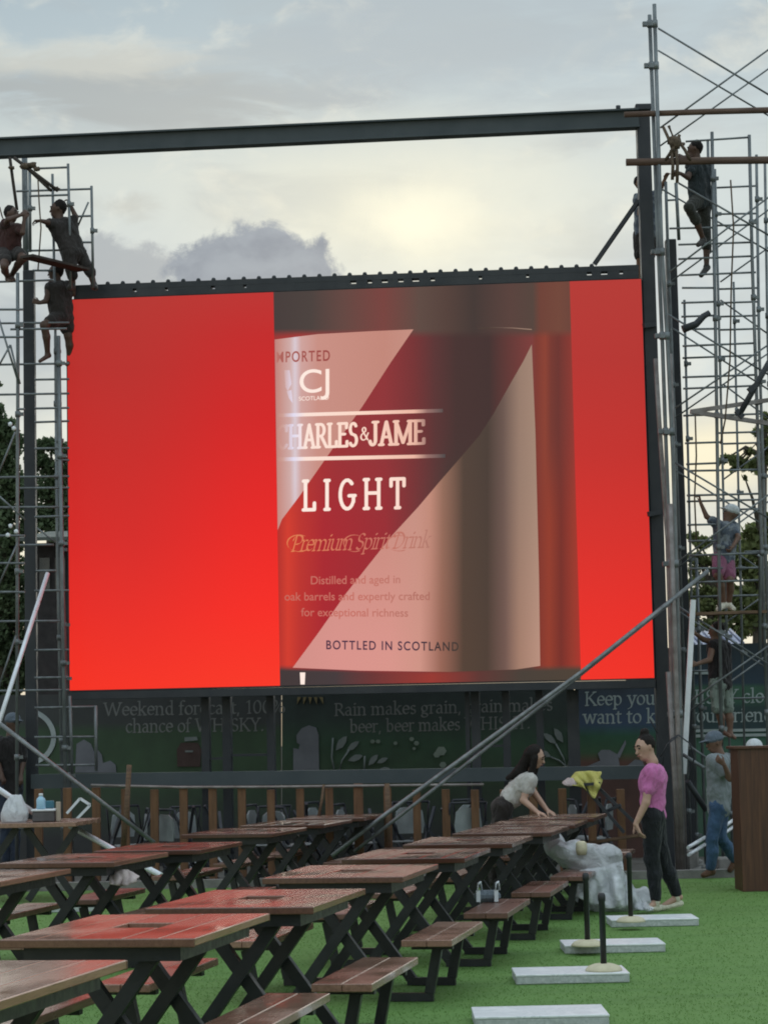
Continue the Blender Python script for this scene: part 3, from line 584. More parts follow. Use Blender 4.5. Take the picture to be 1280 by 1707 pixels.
# bottom rail and the framework under the screen
m = MB(); m.prism([S(116, 1166, 0.03), S(1092, 1146, 0.03), S(1092, 1133, 0.03), S(116, 1153.5, 0.03)], SN, 0.2); m.build('bottom_rail', STEEL, screen)
frame = thing('support_frame', 'dark grey steel frame carrying the red video screen above the timber fence', 'steel frame', S(600, 1400, -0.3) * np.array([1, 1, 0]))
def column(u0, u1, v0, v1, off, nm='column', th=0.16, mat=STEEL, par=frame):
    k = MB(); a0, a1 = S(u0, 1230, off), S(u1, 1230, off); z0, z1 = S((u0 + u1) / 2, v1, off)[2], S((u0 + u1) / 2, v0, off)[2]
    P = [np.array([p[0], p[1], z]) for p, z in ((a0, z0), (a1, z0), (a1, z1), (a0, z1))]; k.prism(P, SN, th); k.build(nm, mat, par)
for u0, u1 in ((336, 349), (371, 385), (445, 457), (776, 783), (786, 800), (838, 850), (894, 906), (946, 966)):
    column(u0, u1, 1150, 1460, -0.45)
k = MB(); k.prism([S(52, 1315, 0.02), S(1096, 1298, 0.02), S(1096, 1276, 0.02), S(52, 1291, 0.02)], SN, 0.2); k.build('cross_beam', BEAM, frame)
for u0, u1, v in ((345, 372, 1262), (385, 446, 1256), (799, 840, 1241)):
    k = MB(); k.prism([S(u0, v + 5, -0.47), S(u1, v + 4, -0.47), S(u1, v, -0.47), S(u0, v + 1, -0.47)], SN, 0.08); k.build('rail', STEEL, frame)

# ------------------------------------------------------------------ steel posts and top beam
def post(name, label, u0, v0, u1, v1, Y, w, d, mat, z1=None, cat='post'):
    """upright square post: seen from (u0, v0) at its top to (u1, v1) at its foot"""
    top = A(u0, v0, Y); foot = np.array([A(u1, v1, Y)[0], A(u1, v1, Y)[1], -0.02]); x = (top[0] + foot[0]) / 2
    k = MB(); k.box(x - w / 2, x + w / 2, Y, Y + d, -0.02, top[2], 0.008)
    o = thing(name, label, cat, (x, Y, -0.02)); k.build('shaft', mat, o)
    k = MB(); k.box(x - w * 0.9, x + w * 0.9, Y - w * 0.4, Y + d + w * 0.4, -0.019, 0.02, 0.004); k.build('base_plate', mat, o)
    return o, x, top
p_right, xr, tp = post('steel_post', 'tall dark steel post at the right edge of the screen, carrying the top beam', 1071, 178, 1104, 1140, 28.05, 0.165, 0.2, STEEL)
k = MB(); k.box(xr - 0.1, xr + 0.1, 28.0, 28.3, tp[2] - 0.05, tp[2] + 0.03, 0.01); k.build('cap_plate', STEEL, p_right)
for v in (543, 857):
    q = A(1072 if v == 543 else 1080, v, 27.95); k = MB(); k.bar(q, q + np.array([0.16, 0.08, 0.03]), 0.05, 0.06); k.build('bracket', STEEL, p_right)
post('steel_post', 'shorter dark steel post standing behind the right edge post, among the scaffold pipes', 1121, 398, 1140, 1140, 28.75, 0.135, 0.15, STEEL)
post('steel_post', 'dark steel post left of the screen, topped halfway up by a thinner pole', 48.5, 450, 51, 1140, 28.85, 0.142, 0.15, STEEL)
beam = thing('steel_beam', 'long grey steel beam spanning the sky above the red screen', 'beam', A(540, 222, 28.2))
k = MB(); a0, a1 = A(-420, 267, 28.72), A(1064, 199, 28.08)
k.bar(a0, a1, 0.10, 0.205, side=(0, 0, 1)); k.bar(a0 + [0, -0.02, 0.11], a1 + [0, -0.02, 0.11], 0.18, 0.022, side=(0, 0, 1)); k.bar(a0 - [0, 0.02, 0.11], a1 - [0, 0.02, 0.11], 0.18, 0.022, side=(0, 0, 1))
k.build('girder', BEAM, beam)
q = A(1030, 184, 28.1); k = MB(); k.tube([q, q + [0, 0, 0.06]], 0.03, 8); k.build('bolt', STEEL, beam)
k = MB(); k.bar(A(1064, 334, 28.2), A(990, 441, 28.4), 0.05, 0.05); tag(k.build('steel_brace', STEEL), 'thin dark steel brace running from the right post down to the screen top', 'brace')
k = MB(); k.tube([A(41.5, 262, 28.9), A(44, 452, 28.9)], 0.038, 10); tag(k.build('steel_pole', GALV), 'grey steel pole joining the left post top to the long beam', 'pole')
# ------------------------------------------------------------------ ground
k = MB(); k.add([(-900, -20, -0.03), (900, -20, -0.03), (900, 2200, -0.03), (-900, 2200, -0.03)], [(0, 1, 2, 3)]); tag(k.build('ground', SOIL, local=True), kind='structure')
k = MB(); E0, E1 = G(-260, 1480, 0), G(1700, 1450, 0)
k.add([(-9, 1.0, 0), (14, 1.0, 0), (E1[0], 26.2, 0), (E0[0], 26.6, 0)], [(0, 1, 2, 3)]); tag(k.build('turf', TURF, local=True), kind='structure')
k = MB(); k.bar((E0[0], 26.72, 0.03), (E1[0], 26.32, 0.03), 0.2, 0.12); tag(k.build('kerb', CONC), kind='structure')
# turf blades, denser towards the viewer
nb = 90000; yy = 8.5 + 17.4 * rng.random(nb) ** 1.9; hw = yy * 0.18
xx = (rng.random(nb) * 2 - 1) * hw
ang = rng.random(nb) * math.pi; hh = 0.006 + 0.008 * rng.random(nb); ww = 0.002 + yy * 0.00010
lx, ly = (rng.random(nb) - .5) * 0.03, (rng.random(nb) - .5) * 0.03
V = np.zeros((nb, 3, 3)); V[:, 0, 0] = xx - ww * np.cos(ang); V[:, 0, 1] = yy - ww * np.sin(ang); V[:, 1, 0] = xx + ww * np.cos(ang); V[:, 1, 1] = yy + ww * np.sin(ang)
V[:, 2, 0] = xx + lx; V[:, 2, 1] = yy + ly; V[:, 2, 2] = hh; V[:, :2, 2] = 0.001
me = bpy.data.meshes.new('grass'); me.vertices.add(nb * 3); me.vertices.foreach_set('co', V.ravel()); me.loops.add(nb * 3); me.loops.foreach_set('vertex_index', np.arange(nb * 3))
me.polygons.add(nb); me.polygons.foreach_set('loop_start', np.arange(0, nb * 3, 3)); me.polygons.foreach_set('loop_total', np.full(nb, 3)); me.update(calc_edges=True)
me.materials.append(BLADE); o = bpy.data.objects.new('grass', me); COL.objects.link(o); tag(o, 'short green artificial grass blades covering the ground among the tables', 'grass', kind='stuff')

# ------------------------------------------------------------------ picnic tables (table and its two benches on shared black legs)
TH, BH = 0.79, 0.40
def boards(mb, x0, x1, y0, y1, z0, z1, cols, tint):
    n = len(mb.v); mb.box(x0, x1, y0, y1, z0, z1, 0.004); cols += [(tint, tint, tint, 1)] * (len(mb.v) - n)
def make_table(L=1.40, bl=1.42):
    t = thing('picnic_table', 'x', 'picnic table', (0, 0, 0), 'picnic tables with attached benches')
    k = MB(); c = []; y0, y1 = -L / 2, L / 2
    for x0, x1, ya, yb in ((-.445, -.2815, y0, y1), (-.2785, -.1165, y0, y1), (-.1135, .1135, y0, -.12), (-.1135, .1135, .16, y1), (.1165, .2785, y0, y1), (.2815, .445, y0, y1)):
        boards(k, x0, x1, ya, yb, TH - 0.036, TH, c, random.uniform(0.72, 1.12))
    for ya, yb in ((y0 - .014, y0 - .001), (y1 + .001, y1 + .014)): boards(k, -.447, .447, ya, yb, TH - 0.039, TH - .001, c, .40)
    k.build('tabletop', TOPW, t, colors=c, local=True)
    k = MB(); k.box(-.114, .114, -.122, .162, TH - 0.075, TH - 0.05); k.build('slot_tray', BLACKST, t, local=True)
    k = MB(); a, b_ = .36, L / 2 - .07; z0, z1 = TH - 0.105, TH - 0.040
    k.box(-a, a, -b_, -b_ + .05, z0, z1); k.box(-a, a, b_ - .05, b_, z0, z1); k.box(-a, -a + .05, -b_ + .051, b_ - .051, z0, z1 - .001); k.box(a - .05, a, -b_ + .051, b_ - .051, z0, z1 - .001)
    k.build('apron', BLACKST, t, local=True)
    for y in (-.47, .47):
        k = MB(); w = .066
        k.bar((.21, y - .032, TH - .08), (-.29, y - .032, 0.03), w, .058, side=(0, 1, 0)); k.bar((-.21, y + .032, TH - .08), (.29, y + .032, 0.03), w, .058, side=(0, 1, 0))
        for s in (-1, 1):
            k.bar((s * .26, y, 0.028), (s * .585, y, 0.028), .05, .05, side=(0, 1, 0)); k.bar((s * .56, y, 0.054), (s * .615, y, BH - .075), .06, .06, side=(0, 1, 0))
        k.build('leg_frame', BLACKST, t, local=True)
    for s in (-1, 1):
        k = MB(); c = []; xc = s * .585
        for xa, xb in ((xc - .158, xc - .0015), (xc + .0015, xc + .158)): boards(k, xa, xb, -bl / 2, bl / 2, BH - .042, BH, c, random.uniform(0.75, 1.1))
        st = k.build('bench_seat', SEATW, t, colors=c, local=True)
        for y in (-.47, .47):
            k = MB(); k.box(xc - .13, xc + .13, y - .03, y + .03, BH - .076, BH - .043); k.build('seat_support', BLACKST, st, local=True)
    return t
def copy_tree(o, parent=None):
    c = o.copy(); COL.objects.link(c); c.parent = parent
    if parent: c.matrix_parent_inverse = o.matrix_parent_inverse.copy()
    for ch in list(o.children): copy_tree(ch, c)
    return c
DIR = R(-10.5); cd, sd_ = math.cos(DIR), math.sin(DIR)
def back_px(u, v, L=1.40):                # centre of the table whose back right corner is seen at (u, v)
    p = G(u, v, TH); return p[0] - .445 * cd + L / 2 * sd_, p[1] - .445 * sd_ - L / 2 * cd
base = make_table()
spots = [  # back right corner of the table top in the photo
 ((449.5, 1522.5), 'picnic table in the middle row, second nearest the viewer, its top reflecting red'),
 ((609, 1481), 'picnic table in the middle row, third nearest the viewer, with its whole top glowing red'),
 ((730.5, 1440), 'picnic table in the middle row, fourth nearest, behind the glowing red table'),
 ((818, 1413.5), 'picnic table in the middle row, fifth nearest, beside the bench holding a grey bag'),
 ((887.5, 1393), 'picnic table in the middle row, sixth nearest the viewer'),
 ((947, 1377), 'picnic table in the middle row, seventh nearest, beside the torn end of the plastic sheet'),
 ((980, 1366), 'picnic table in the middle row, last but one before the woman in the white top'),
 ((1010, 1356), 'dark picnic table the woman in a cropped white top leans over with both hands'),
 ((118, 1448), 'pale topped picnic table at the left edge of the photo, nearest of the left row'),
 ((280, 1420.5), 'picnic table in the left row second nearest the viewer, reddish right half'),
 ((404, 1403), 'picnic table in the left row in front of the bright red topped one'),
 ((510, 1379), 'bright red topped picnic table in the left row, fourth from the front'),
 ((586, 1366), 'picnic table in the left row just behind the bright red topped one'),
 ((646, 1356), 'farthest picnic table in the left row, touching the two long leaning pipes'),
 ((209, 1600), 'pale picnic table in the bottom left corner, nearest the viewer of all'),
]
tabs = []
for i, (a, lb) in enumerate(spots):
    o = base if i == 0 else copy_tree(base); x, y = back_px(*a); o.location = (x, y, 0); o.rotation_euler = (0, 0, DIR + R(random.uniform(-.8, .8))); o['label'] = lb; tabs.append(o)
    tm, sm_ = {0: (TOPW, SEATW), 8: (TOPW, SEATW), 14: (TOPW, SEATW), 1: (TOPW_M, SEATW), 2: (TOPW_M, SEATW), 9: (TOPW_M, SEATW)}.get(i, (TOPW_D, SEATW_D))  # nearest tables get the pale timber, the next ones brown, the far ones dark
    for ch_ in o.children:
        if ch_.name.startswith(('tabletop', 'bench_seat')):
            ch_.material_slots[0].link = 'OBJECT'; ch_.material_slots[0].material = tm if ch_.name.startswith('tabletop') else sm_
# work table on the far left: taller
wt = thing('work_table', 'rough plank work table against the fence on the left, holding a bag and a bottle', 'table', G(75, 1362, .85) * np.array([1, 1, 0]))
def wl(u, Y, z): p = A(u, 1360, Y); return np.array([p[0], Y, z])
k = MB(); c = []
for y in (24.4, 24.73, 25.06, 25.39):
    n = len(k.v); x0, x1 = wl(-60, 25, 0)[0], wl(147, 25, 0)[0] + (y - 24.9) * .1; k.box(x0, x1, y, y + .325, .80, .85, .005); tt = random.uniform(.6, .95); c += [(tt, tt, tt, 1)] * (len(k.v) - n)
k.build('tabletop', SEATW, wt, colors=c)
for u in (90, -10):
    k = MB(); q = wl(u, 24.9, 0); k.bar(q + [.28, -.2, .79], q + [-.25, -.2, 0.02], .07, .06, side=(0, 1, 0)); k.bar(q + [-.28, -.13, .79], q + [.25, -.13, 0.02], .07, .06, side=(0, 1, 0)); k.build('leg_frame', BLACKST, wt)

# ------------------------------------------------------------------ things on the tables
def bag_mesh(mb, c, rx, ry, h, neck=0.35, n=28, m_=14, amp=.12, seed=0, lean=0.0):
    r_ = random.Random(seed); ph = [r_.uniform(0, 6.28) for _ in range(8)]
    prof = lambda t: (1 - (1 - neck) * max(0, (t - .35) / .65) ** 1.2) * (0.86 + .14 * math.sin(min(1, t * 3) * math.pi / 2))
    vs = []
    for i in range(m_ + 1):
        t = i / m_
        for j in range(n):
            a = 2 * math.pi * j / n; f = prof(t) * (1 + amp * (math.sin(3 * a + ph[0] + 2 * t) * .5 + math.sin(7 * a + ph[1] + 5 * t) * .35 + math.sin(13 * a + ph[2] - 4 * t) * .2) * (.4 + t))
            vs.append((c[0] + rx * f * math.cos(a) + lean * t * t, c[1] + ry * f * math.sin(a), c[2] + h * t + .02 * h * math.sin(5 * a + ph[3]) * t))
    fs = [(i * n + j, i * n + (j + 1) % n, (i + 1) * n + (j + 1) % n, (i + 1) * n + j) for i in range(m_) for j in range(n)] + [tuple(reversed(range(n))), tuple(range(m_ * n, m_ * n + n))]
    mb.add(vs, fs, True)
k = MB(); q = wl(24, 24.7, .852); bag_mesh(k, q, .15, .12, .29, .30, seed=3, amp=.24, lean=.03); tag(k.build('plastic_bag', FILM), 'crumpled white plastic carrier bag standing on the work table', 'plastic bag')
BLUEP = simple('pale_blue_plastic', (0.32, 0.52, 0.66), (0.26, 0.44, 0.58), 9, 0.25, 0, 0.5, 0.1)
bt = thing('water_bottle', 'pale blue water bottle with a white cap on the white box', 'bottle', wl(69, 24.7, .985))
def lathe(mb, c, prof, n=14):
    k = len(prof); vs = [(c[0] + r * math.cos(2 * math.pi * j / n), c[1] + r * math.sin(2 * math.pi * j / n), c[2] + z) for r, z in prof for j in range(n)]
    mb.add(vs, [(i * n + j, i * n + (j + 1) % n, (i + 1) * n + (j + 1) % n, (i + 1) * n + j) for i in range(k - 1) for j in range(n)] + [tuple(reversed(range(n))), tuple(range((k - 1) * n, k * n))], True)
k = MB(); lathe(k, wl(69, 24.7, .987), [(.046, 0), (.05, .01), (.047, .05), (.05, .09), (.045, .11), (.02, .135), (.02, .14)]); k.build('body', BLUEP, bt)
k = MB(); lathe(k, wl(69, 24.7, 1.127), [(.023, 0), (.023, .022), (.018, .026)]); k.build('cap', PAPER, bt)
GREYP = simple('grey_box_plastic', (0.10, 0.095, 0.095), (0.07, 0.066, 0.066), 6, 0.6)
bx = thing('tool_box', 'low grey box with a white lid on the work table, beneath the water bottle', 'box', wl(76, 24.75, .852))
q = wl(76, 24.8, .852); k = MB(); k.box(q[0] - .118, q[0] + .118, q[1] - .15, q[1] + .15, .852, .962, .01); k.build('body', GREYP, bx)
k = MB(); k.box(q[0] - .13, q[0] + .13, q[1] - .16, q[1] + .16, .963, .985, .006); k.build('lid', PAPER, bx)
TEAL = simple('teal_packet', (0.05, 0.16, 0.20), (0.04, 0.12, 0.16), 6, 0.5); q = wl(84, 24.86, .986)
k = MB(); k.box(q[0] - .05, q[0] + .04, q[1], q[1] + .06, .987, 1.07, .008); tag(k.build('teal_packet', TEAL), 'small teal packet beside the water bottle on the white box lid', 'packet')
q = wl(98, 24.72, .852); k = MB(); k.box(q[0] - .024, q[0] + .024, q[1] - .02, q[1] + .02, .852, 1.06, .004); tag(k.build('wood_block', simple('pale_timber', (.42, .36, .28), (.3, .25, .2), 6, .8)), 'upright pale wooden block beside the low grey box', 'wood block')
fr = MB()
pts = [A(u, v, 25.9) for u, v in ((112, 1356), (134, 1331), (151, 1342), (128, 1366))]
for a_, b_ in ((0, 1), (1, 2), (2, 3)): fr.bar(pts[a_], pts[b_], .028, .028)
tag(fr.build('chair_frame', PAPER), 'small white tubular chair frame tilted behind the work table', 'chair frame')
# grey bag on a bench, cup, scraps
tb = tabs[3].location; q = G(812, 1503, BH + .002)
GREYB = cloth('grey_bag_cloth', (.16, .19, .22)); bag = thing('carry_bag', 'grey carry bag with white handles lying on the bench of the middle row', 'bag', q)
k = MB(); k.box(q[0] - .10, q[0] + .10, q[1] - .08, q[1] + .08, q[2], q[2] + .085, .03); k.build('body', GREYB, bag)
for dx in (-.07, .065):
    k = MB(); k.bar(q + [dx, -.09, .005], q + [dx, -.085, .09], .03, .006, side=(0, 1, 0)); k.tube([q + [dx - .004, -.085, .085], q + [dx, -.07, .14], q + [dx + .02, -.03, .15], q + [dx + .03, .02, .085]], .008, 6); k.build('handle', PAPER, bag)

# ------------------------------------------------------------------ base plates with short posts
plates = [((1017, 1545), (1167, 1545), 1051, 1536, 1432, 1, 'white marble plate with a short black post, farthest of the row on the grass'),
          ((940, 1589), (1111, 1589), 979, 1576, 1467, 1, 'white marble plate with a short black post, second farthest of the row'),
          ((859, 1640), (1051, 1640), 1006, 1617, 1502, 1, 'white marble plate with a short black post near its right end'),
          ((791, 1713), (1017, 1713), 0, 0, 0, 0, 'bare white marble plate at the bottom edge of the photo'),
          ((62, 1524), (166, 1518), 0, 0, 0, 0, 'pale plate lying on the grass beneath the left row of tables')]
for (a_, b_, pu, pv, pt, has, lb) in plates:
    p, q2 = G(*a_), G(*b_); yf = (p[1] + q2[1]) / 2; t = thing('base_plate', lb.replace('with a short black post', 'under a short black post'), 'plate', ((p[0] + q2[0]) / 2, yf + .25, 0), 'white plates along the grass')
    k = MB(); k.box(p[0], q2[0], yf, yf + .5, .002, .052, .004); k.build('slab', MEDGE, t)
    k = MB(); k.box(p[0] - .003, q2[0] + .003, yf - .003, yf + .503, .0525, .066, .003); k.build('top_face', MARBLE, t)
    if has:
        pb = G(pu, pv, .07); sp = thing('barrier_post', {1051: 'short black post on a cream rubber foot, beside the woman in pink', 979: 'short black post on a cream rubber foot, in front of the plastic sheet', 1006: 'short black post on a cream rubber foot, nearest the viewer of the three'}[pu], 'post', (pb[0], pb[1], .067), 'short black posts on the plates')
        s_ = pb[1] / 3800; k = MB(); lathe(k, (pb[0], pb[1], .067), [(.125, 0), (.122, .012), (.105, .03), (.07, .043), (.05, .047)], 20); k.build('foot', CREAM, sp)
        h = (pv - pt) * s_; k = MB(); lathe(k, (pb[0], pb[1], .112), [(.021, 0), (.021, h - .06), (.026, h - .05), (.026, h - .015), (.018, h)], 12); k.build('shaft', BLACKST, sp)

# ------------------------------------------------------------------ timber fence
FY = 26.9
fence = thing('timber_fence', 'low fence of brown timber posts with a pale pipe rail under the screen', 'fence', (A(600, 1400, FY)[0], FY, -.03))
us = [160 + 48.55 * i for i in range(19)] + [112, 64]
for i, u in enumerate(us):
    p = A(u, 1315, FY); k = MB(); w = .046 if i not in (9,) else .055; top = p[2] + random.uniform(-.015, .015) + (0.05 if i == 9 else 0)
    k.box(p[0] - w, p[0] + w, FY, FY + .09, -.03, top, .004); k.build('fence_post', FENCEW, fence)
k = MB(); k.tube([A(u, v, FY - .02) for u, v in ((152, 1309), (300, 1312.5), (450, 1312), (600, 1310), (700, 1309), (806, 1308))], .016, 8); k.build('rail', RUSTP, fence)
for lb, a_, b_, Y, r_ in (('thin grey timber stake leaning on the fence near its left end', (216, 1275), (206, 1412), 26.6, .03), ('grey timber stake standing where the two leaning pipes meet the far table', (645, 1306), (647, 1412), 26.5, .032), ('short bent stick leaning on the middle of the fence', (540, 1308), (531, 1362), 26.7, .016)):
    k = MB(); k.tube([A(*a_, Y), A((a_[0] + b_[0]) / 2 + 1, (a_[1] + b_[1]) / 2, Y), A(*b_, Y)], r_, 7, r2=r_ * 1.15); tag(k.build('timber_stake', TIMBER), lb, 'stake')
# chairs stacked behind the fence
DKM = simple('dark_chair_metal', (.020, .023, .030), (.032, .034, .04), 6, .5); WPL = simple('grey_white_chair_plastic', (.26, .28, .28), (.17, .185, .19), 4, .6)
def chair():
    t = thing('folding_chair', 'x', 'chair', (0, 0, 0), 'folding chairs stored behind the fence')
    k = MB(); k.box(-.20, .20, -.02, .36, .45, .475, .012); k.build('seat', WPL, t, local=True)
    k = MB(); k.prism([(-.15, .385, .56), (.15, .385, .56), (.17, .385, .66), (.15, .385, .82), (.08, .385, .87), (-.08, .385, .87), (-.15, .385, .82), (-.17, .385, .66)], (0, -1, 0), .02); k.build('backrest', WPL, t, local=True)
    k = MB()
    for s in (-1, 1):
        k.tube([(s * .225, .42, .93), (s * .225, .30, .45), (s * .225, -.08, .0)], .016, 6); k.tube([(s * .21, .02, .5), (s * .21, .44, .0)], .016, 6)
    k.tube([(-.225, .42, .93), (.225, .42, .93)], .016, 6); k.tube([(-.21, .36, .1), (.21, .36, .1)], .012, 6); k.bar((-.2, -.1, .2), (.22, .1, .86), .035, .03); k.bar((.2, -.06, .35), (-.2, .12, .95), .03, .03)
    k.build('leg_frame', DKM, t, local=True); return t
ch = chair(); where = ['behind the first gaps of the fence', 'left of the middle of the fence', 'near the middle of the fence', 'right of the middle of the fence', 'behind the leaning pipes', 'behind the woman in the white top', 'at the right end of the fence']
cpos = [185, 232, 275, 322, 372, 425, 470, 520, 568, 622, 668, 712, 760, 812, 958, 1008]
for i, u in enumerate(cpos):
    o = ch if i == 0 else copy_tree(ch); p = A(u, 1350, 27.35 + .25 * (i % 3)); o.location = (p[0], p[1], -.03); o.rotation_euler = (R(random.uniform(-3, 3)), 0, R(random.uniform(0, 360)))
    o['label'] = 'dark framed folding chair with a pale seat, stored close behind the timber fence'

# ------------------------------------------------------------------ hoarding with painted slogans, behind the screen
HO = -3.6
def paint(name, cfn, rough=.75):
    m = new_mat(name); b = NB(m); uv = b.n('ShaderNodeUVMap'); sp = b.n('ShaderNodeSeparateXYZ'); b.l(uv.outputs[0], sp.inputs[0])
    u = b.math('MULTIPLY', sp.outputs[0], 1000.0); v = b.math('MULTIPLY', b.math('SUBTRACT', 1.0, sp.outputs[1]), 1000.0)
    nz = b.noise(3, 5, .6); col = b.mix(b.rng(nz, .3, .7, 0, .35), cfn(b, u, v), (.02, .02, .02)); b.princ(col, rough, 0, .3, bump=b.noise(40, 4), bstr=.15, bdist=.004); return m
def st3(pairs): return lambda b, u, v: b.ramp(b.rng(v, pairs[0][0], pairs[-1][0], 0, 1), [((p - pairs[0][0]) / (pairs[-1][0] - pairs[0][0]), c) for p, c in pairs])
DG = (.055, .062, .058)
PA = paint('slogan_board_green_grey', st3([(1100, (.060, .060, .062)), (1205, (.055, .060, .058)), (1220, (.050, .085, .048)), (1300, (.055, .095, .050)), (1400, (.05, .05, .05))]))
PB = paint('slogan_board_dark_green', st3([(1100, (.050, .052, .056)), (1200, (.040, .058, .050)), (1240, (.042, .085, .050)), (1300, (.050, .080, .045)), (1400, (.05, .05, .05))]))
def c3(b, u, v):
    a_ = b.ramp(b.rng(v, 1140, 1300, 0, 1), [(0, (.045, .055, .065)), (.28, (.05, .075, .12)), (.42, (.05, .08, .14)), (.55, (.035, .105, .06)), (.72, (.05, .10, .05)), (.82, (.12, .06, .045)), (1, (.10, .05, .04))])
    g_ = b.ramp(b.rng(v, 1060, 1300, 0, 1), [(0, (.02, .03, .03)), (.33, (.03, .05, .07)), (.36, (.05, .12, .075)), (.46, (.045, .11, .07)), (.5, (.03, .06, .055)), (.66, (.03, .055, .06)), (.7, (.05, .13, .085)), (1, (.06, .12, .08))])
    return b.mix(b.rng(u, 1120, 1135, 0, 1), a_, g_)
PC = paint('slogan_board_blue_green', c3)
TXT = simple('painted_grey_lettering', (.185, .19, .18), (.13, .135, .13), 5, .8); TXT2 = simple('painted_pale_lettering', (.31, .36, .345), (.24, .28, .27), 5, .8)
GREYA = simple('grey_cutout_paint', (.155, .16, .18), (.12, .125, .14), 3, .8); LEAFA = simple('grey_leaf_paint', (.17, .19, .185), (.13, .15, .145), 4, .8)
def panel(nm, lb, pl, mat):
    t = thing(nm, lb, 'sign board', S((pl[0][0] + pl[1][0]) / 2, 1290, HO) * np.array([1, 1, 0])); k = MB(); k.prism([S(u, v, HO) for u, v in pl], SN, .1)
    uv = [(u / 1000, 1 - v / 1000) for u, v in pl] * 2; k.build('board', mat, t, uv=uv); return t
hA = panel('slogan_board', 'dark green painted board reading Weekend forecast, behind the left of the frame', [(-70, 1472), (468, 1470), (468, 1152), (-70, 1160)], PA)
hB = panel('slogan_board', 'dark green painted board reading Rain makes grain, under the middle of the screen', [(470, 1470), (956, 1470), (956, 1138), (470, 1150)], PB)
hC = panel('slogan_board', 'blue and green painted board reading Keep your, behind the right post', [(958, 1470), (1420, 1460), (1420, 1068), (1140, 1075), (1138, 1134), (958, 1138)], PC)
def hoard_text(t, txt, p0, p1, cap, mat, nib=(.050, .021, 30)):
    pg, w = nib_text(txt, nib); k = MB(); uv = []; lettering(k, pg, w, p0, p1, cap, HO + .004, uv); k.build('lettering', mat, t)
hoard_text(hA, 'Weekend forecast, 100%', (173, 1193), (476, 1188), 21, TXT); hoard_text(hA, 'chance of WHISKY.', (210, 1221), (441, 1218), 21, TXT)
hoard_text(hB, 'Rain makes grain, grain makes', (557, 1193), (921, 1184), 20, TXT); hoard_text(hB, 'beer, beer makes WHISKY.', (583, 1221), (884, 1214), 20, TXT)
hoard_text(hC, 'Keep your WHISKY close,', (974, 1176), (1305, 1170), 22, TXT2); hoard_text(hC, 'want to keep your friends', (971, 1206), (1300, 1202), 22, TXT2)
def art(t, pls, mat, nm='painted_shape', off=.02):
    k = MB()
    for i, pl in enumerate(pls): k.prism([S(u, v, HO + off + .0011 * i) for u, v in pl], SN, off - .001)
    k.build(nm, mat, t)
art(hA, [[(126, 1288), (146, 1288), (161, 1288), (161, 1262), (152, 1240), (140, 1233), (128, 1240)], [(161.5, 1288), (194, 1288), (193, 1275), (184, 1268), (172, 1272), (170, 1258), (161.5, 1248)]], GREYA)
ring = arc(40, 1229, 54, 49, 62, -78, 18); ring2 = arc(40, 1229, 46, 41, -78, 62, 18); art(hA, [ring + ring2], simple('pale_ring_paint', (.36, .40, .40), (.28, .32, .32), 4, .8), 'painted_ring')
JAR = simple('painted_brown_jar', (.06, .034, .03), (.045, .026, .022), 4, .7)
art(hA, [[(296, 1278), (334, 1278), (336, 1250), (330, 1238), (302, 1238), (295, 1250)]], JAR, 'painted_jar'); art(hA, [[(308, 1236), (330, 1234), (328, 1228), (308, 1229)], [(309, 1254), (322, 1254), (322, 1251), (309, 1251)]], LEAFA, 'painted_jar_lid', .026)
art(hB, [[(489, 1285), (532, 1285), (531, 1225), (527, 1213), (515, 1209), (503, 1214), (494, 1226), (495, 1238), (500, 1241), (498, 1249), (489, 1247)]], GREYA)
def leaf(u, v, L_, w, a):
    c_, s_ = math.cos(R(a)), math.sin(R(a)); P = [(0, 0), (.25, .32), (.55, .5), (.85, .3), (1, 0), (.7, -.35), (.35, -.4)]
    return [(u + L_ * x * c_ - w * y * s_, v - L_ * x * s_ - w * y * c_) for x, y in P][::-1]
art(hB, [leaf(560, 1251, 30, 14, 52), leaf(578, 1252, 26, 11, 38), leaf(580, 1268, 26, 12, 18), leaf(614, 1276, 24, 11, 48), leaf(628, 1272, 20, 9, 24), leaf(630, 1284, 20, 8, 8)], LEAFA)
art(hB, [leaf(927, 1240, -28, 12, -38), leaf(938, 1238, -28, 13, -58), leaf(918, 1262, -20, 10, -30)], LEAFA)
for st in ([(557, 1284), (553, 1262), (555, 1230)], [(566, 1284), (570, 1268), (582, 1250)], [(607, 1284), (608, 1260)], [(944, 1282), (938, 1262), (926, 1240)], [(946, 1282), (950, 1258), (948, 1218)], [(948, 1282), (932, 1268), (918, 1262)]):
    k = MB(); k.tube([S(u, v, HO + .02) for u, v in st], .012, 6); k.build('painted_stem', LEAFA, hB)
FL = simple('painted_pale_flowers', (.20, .24, .20), (.14, .17, .14), 5, .8)
art(hB, [[(u + r_ * math.cos(i * 1.05), v + r_ * .9 * math.sin(i * 1.05)) for i in range(6)][::-1] for u, v, r_ in ((621, 1236, 4), (630, 1236, 4), (659, 1239, 3.5), (686, 1232, 4), (694, 1239, 4.5), (690, 1248, 3), (735, 1252, 9), (728, 1258, 6), (738, 1275, 6))], FL, 'painted_flowers')
art(hC, [[(974, 1279), (1033, 1279), (1029, 1258), (1016, 1250), (1002, 1250), (996, 1256), (1000, 1268)], [(1027, 1260), (1032, 1264), (1043, 1240), (1042, 1233)], [(1042, 1279), (1074, 1279), (1070, 1268), (1058, 1266)]], GREYA)
art(hC, [[(1154, 1221), (1400, 1217), (1400, 1212.5), (1154, 1216)], [(1154, 1229.5), (1400, 1225), (1400, 1220.5), (1154, 1224.5)], [(1154, 1124), (1182, 1124), (1182, 1118), (1154, 1118)]], TXT2, 'painted_stripes')
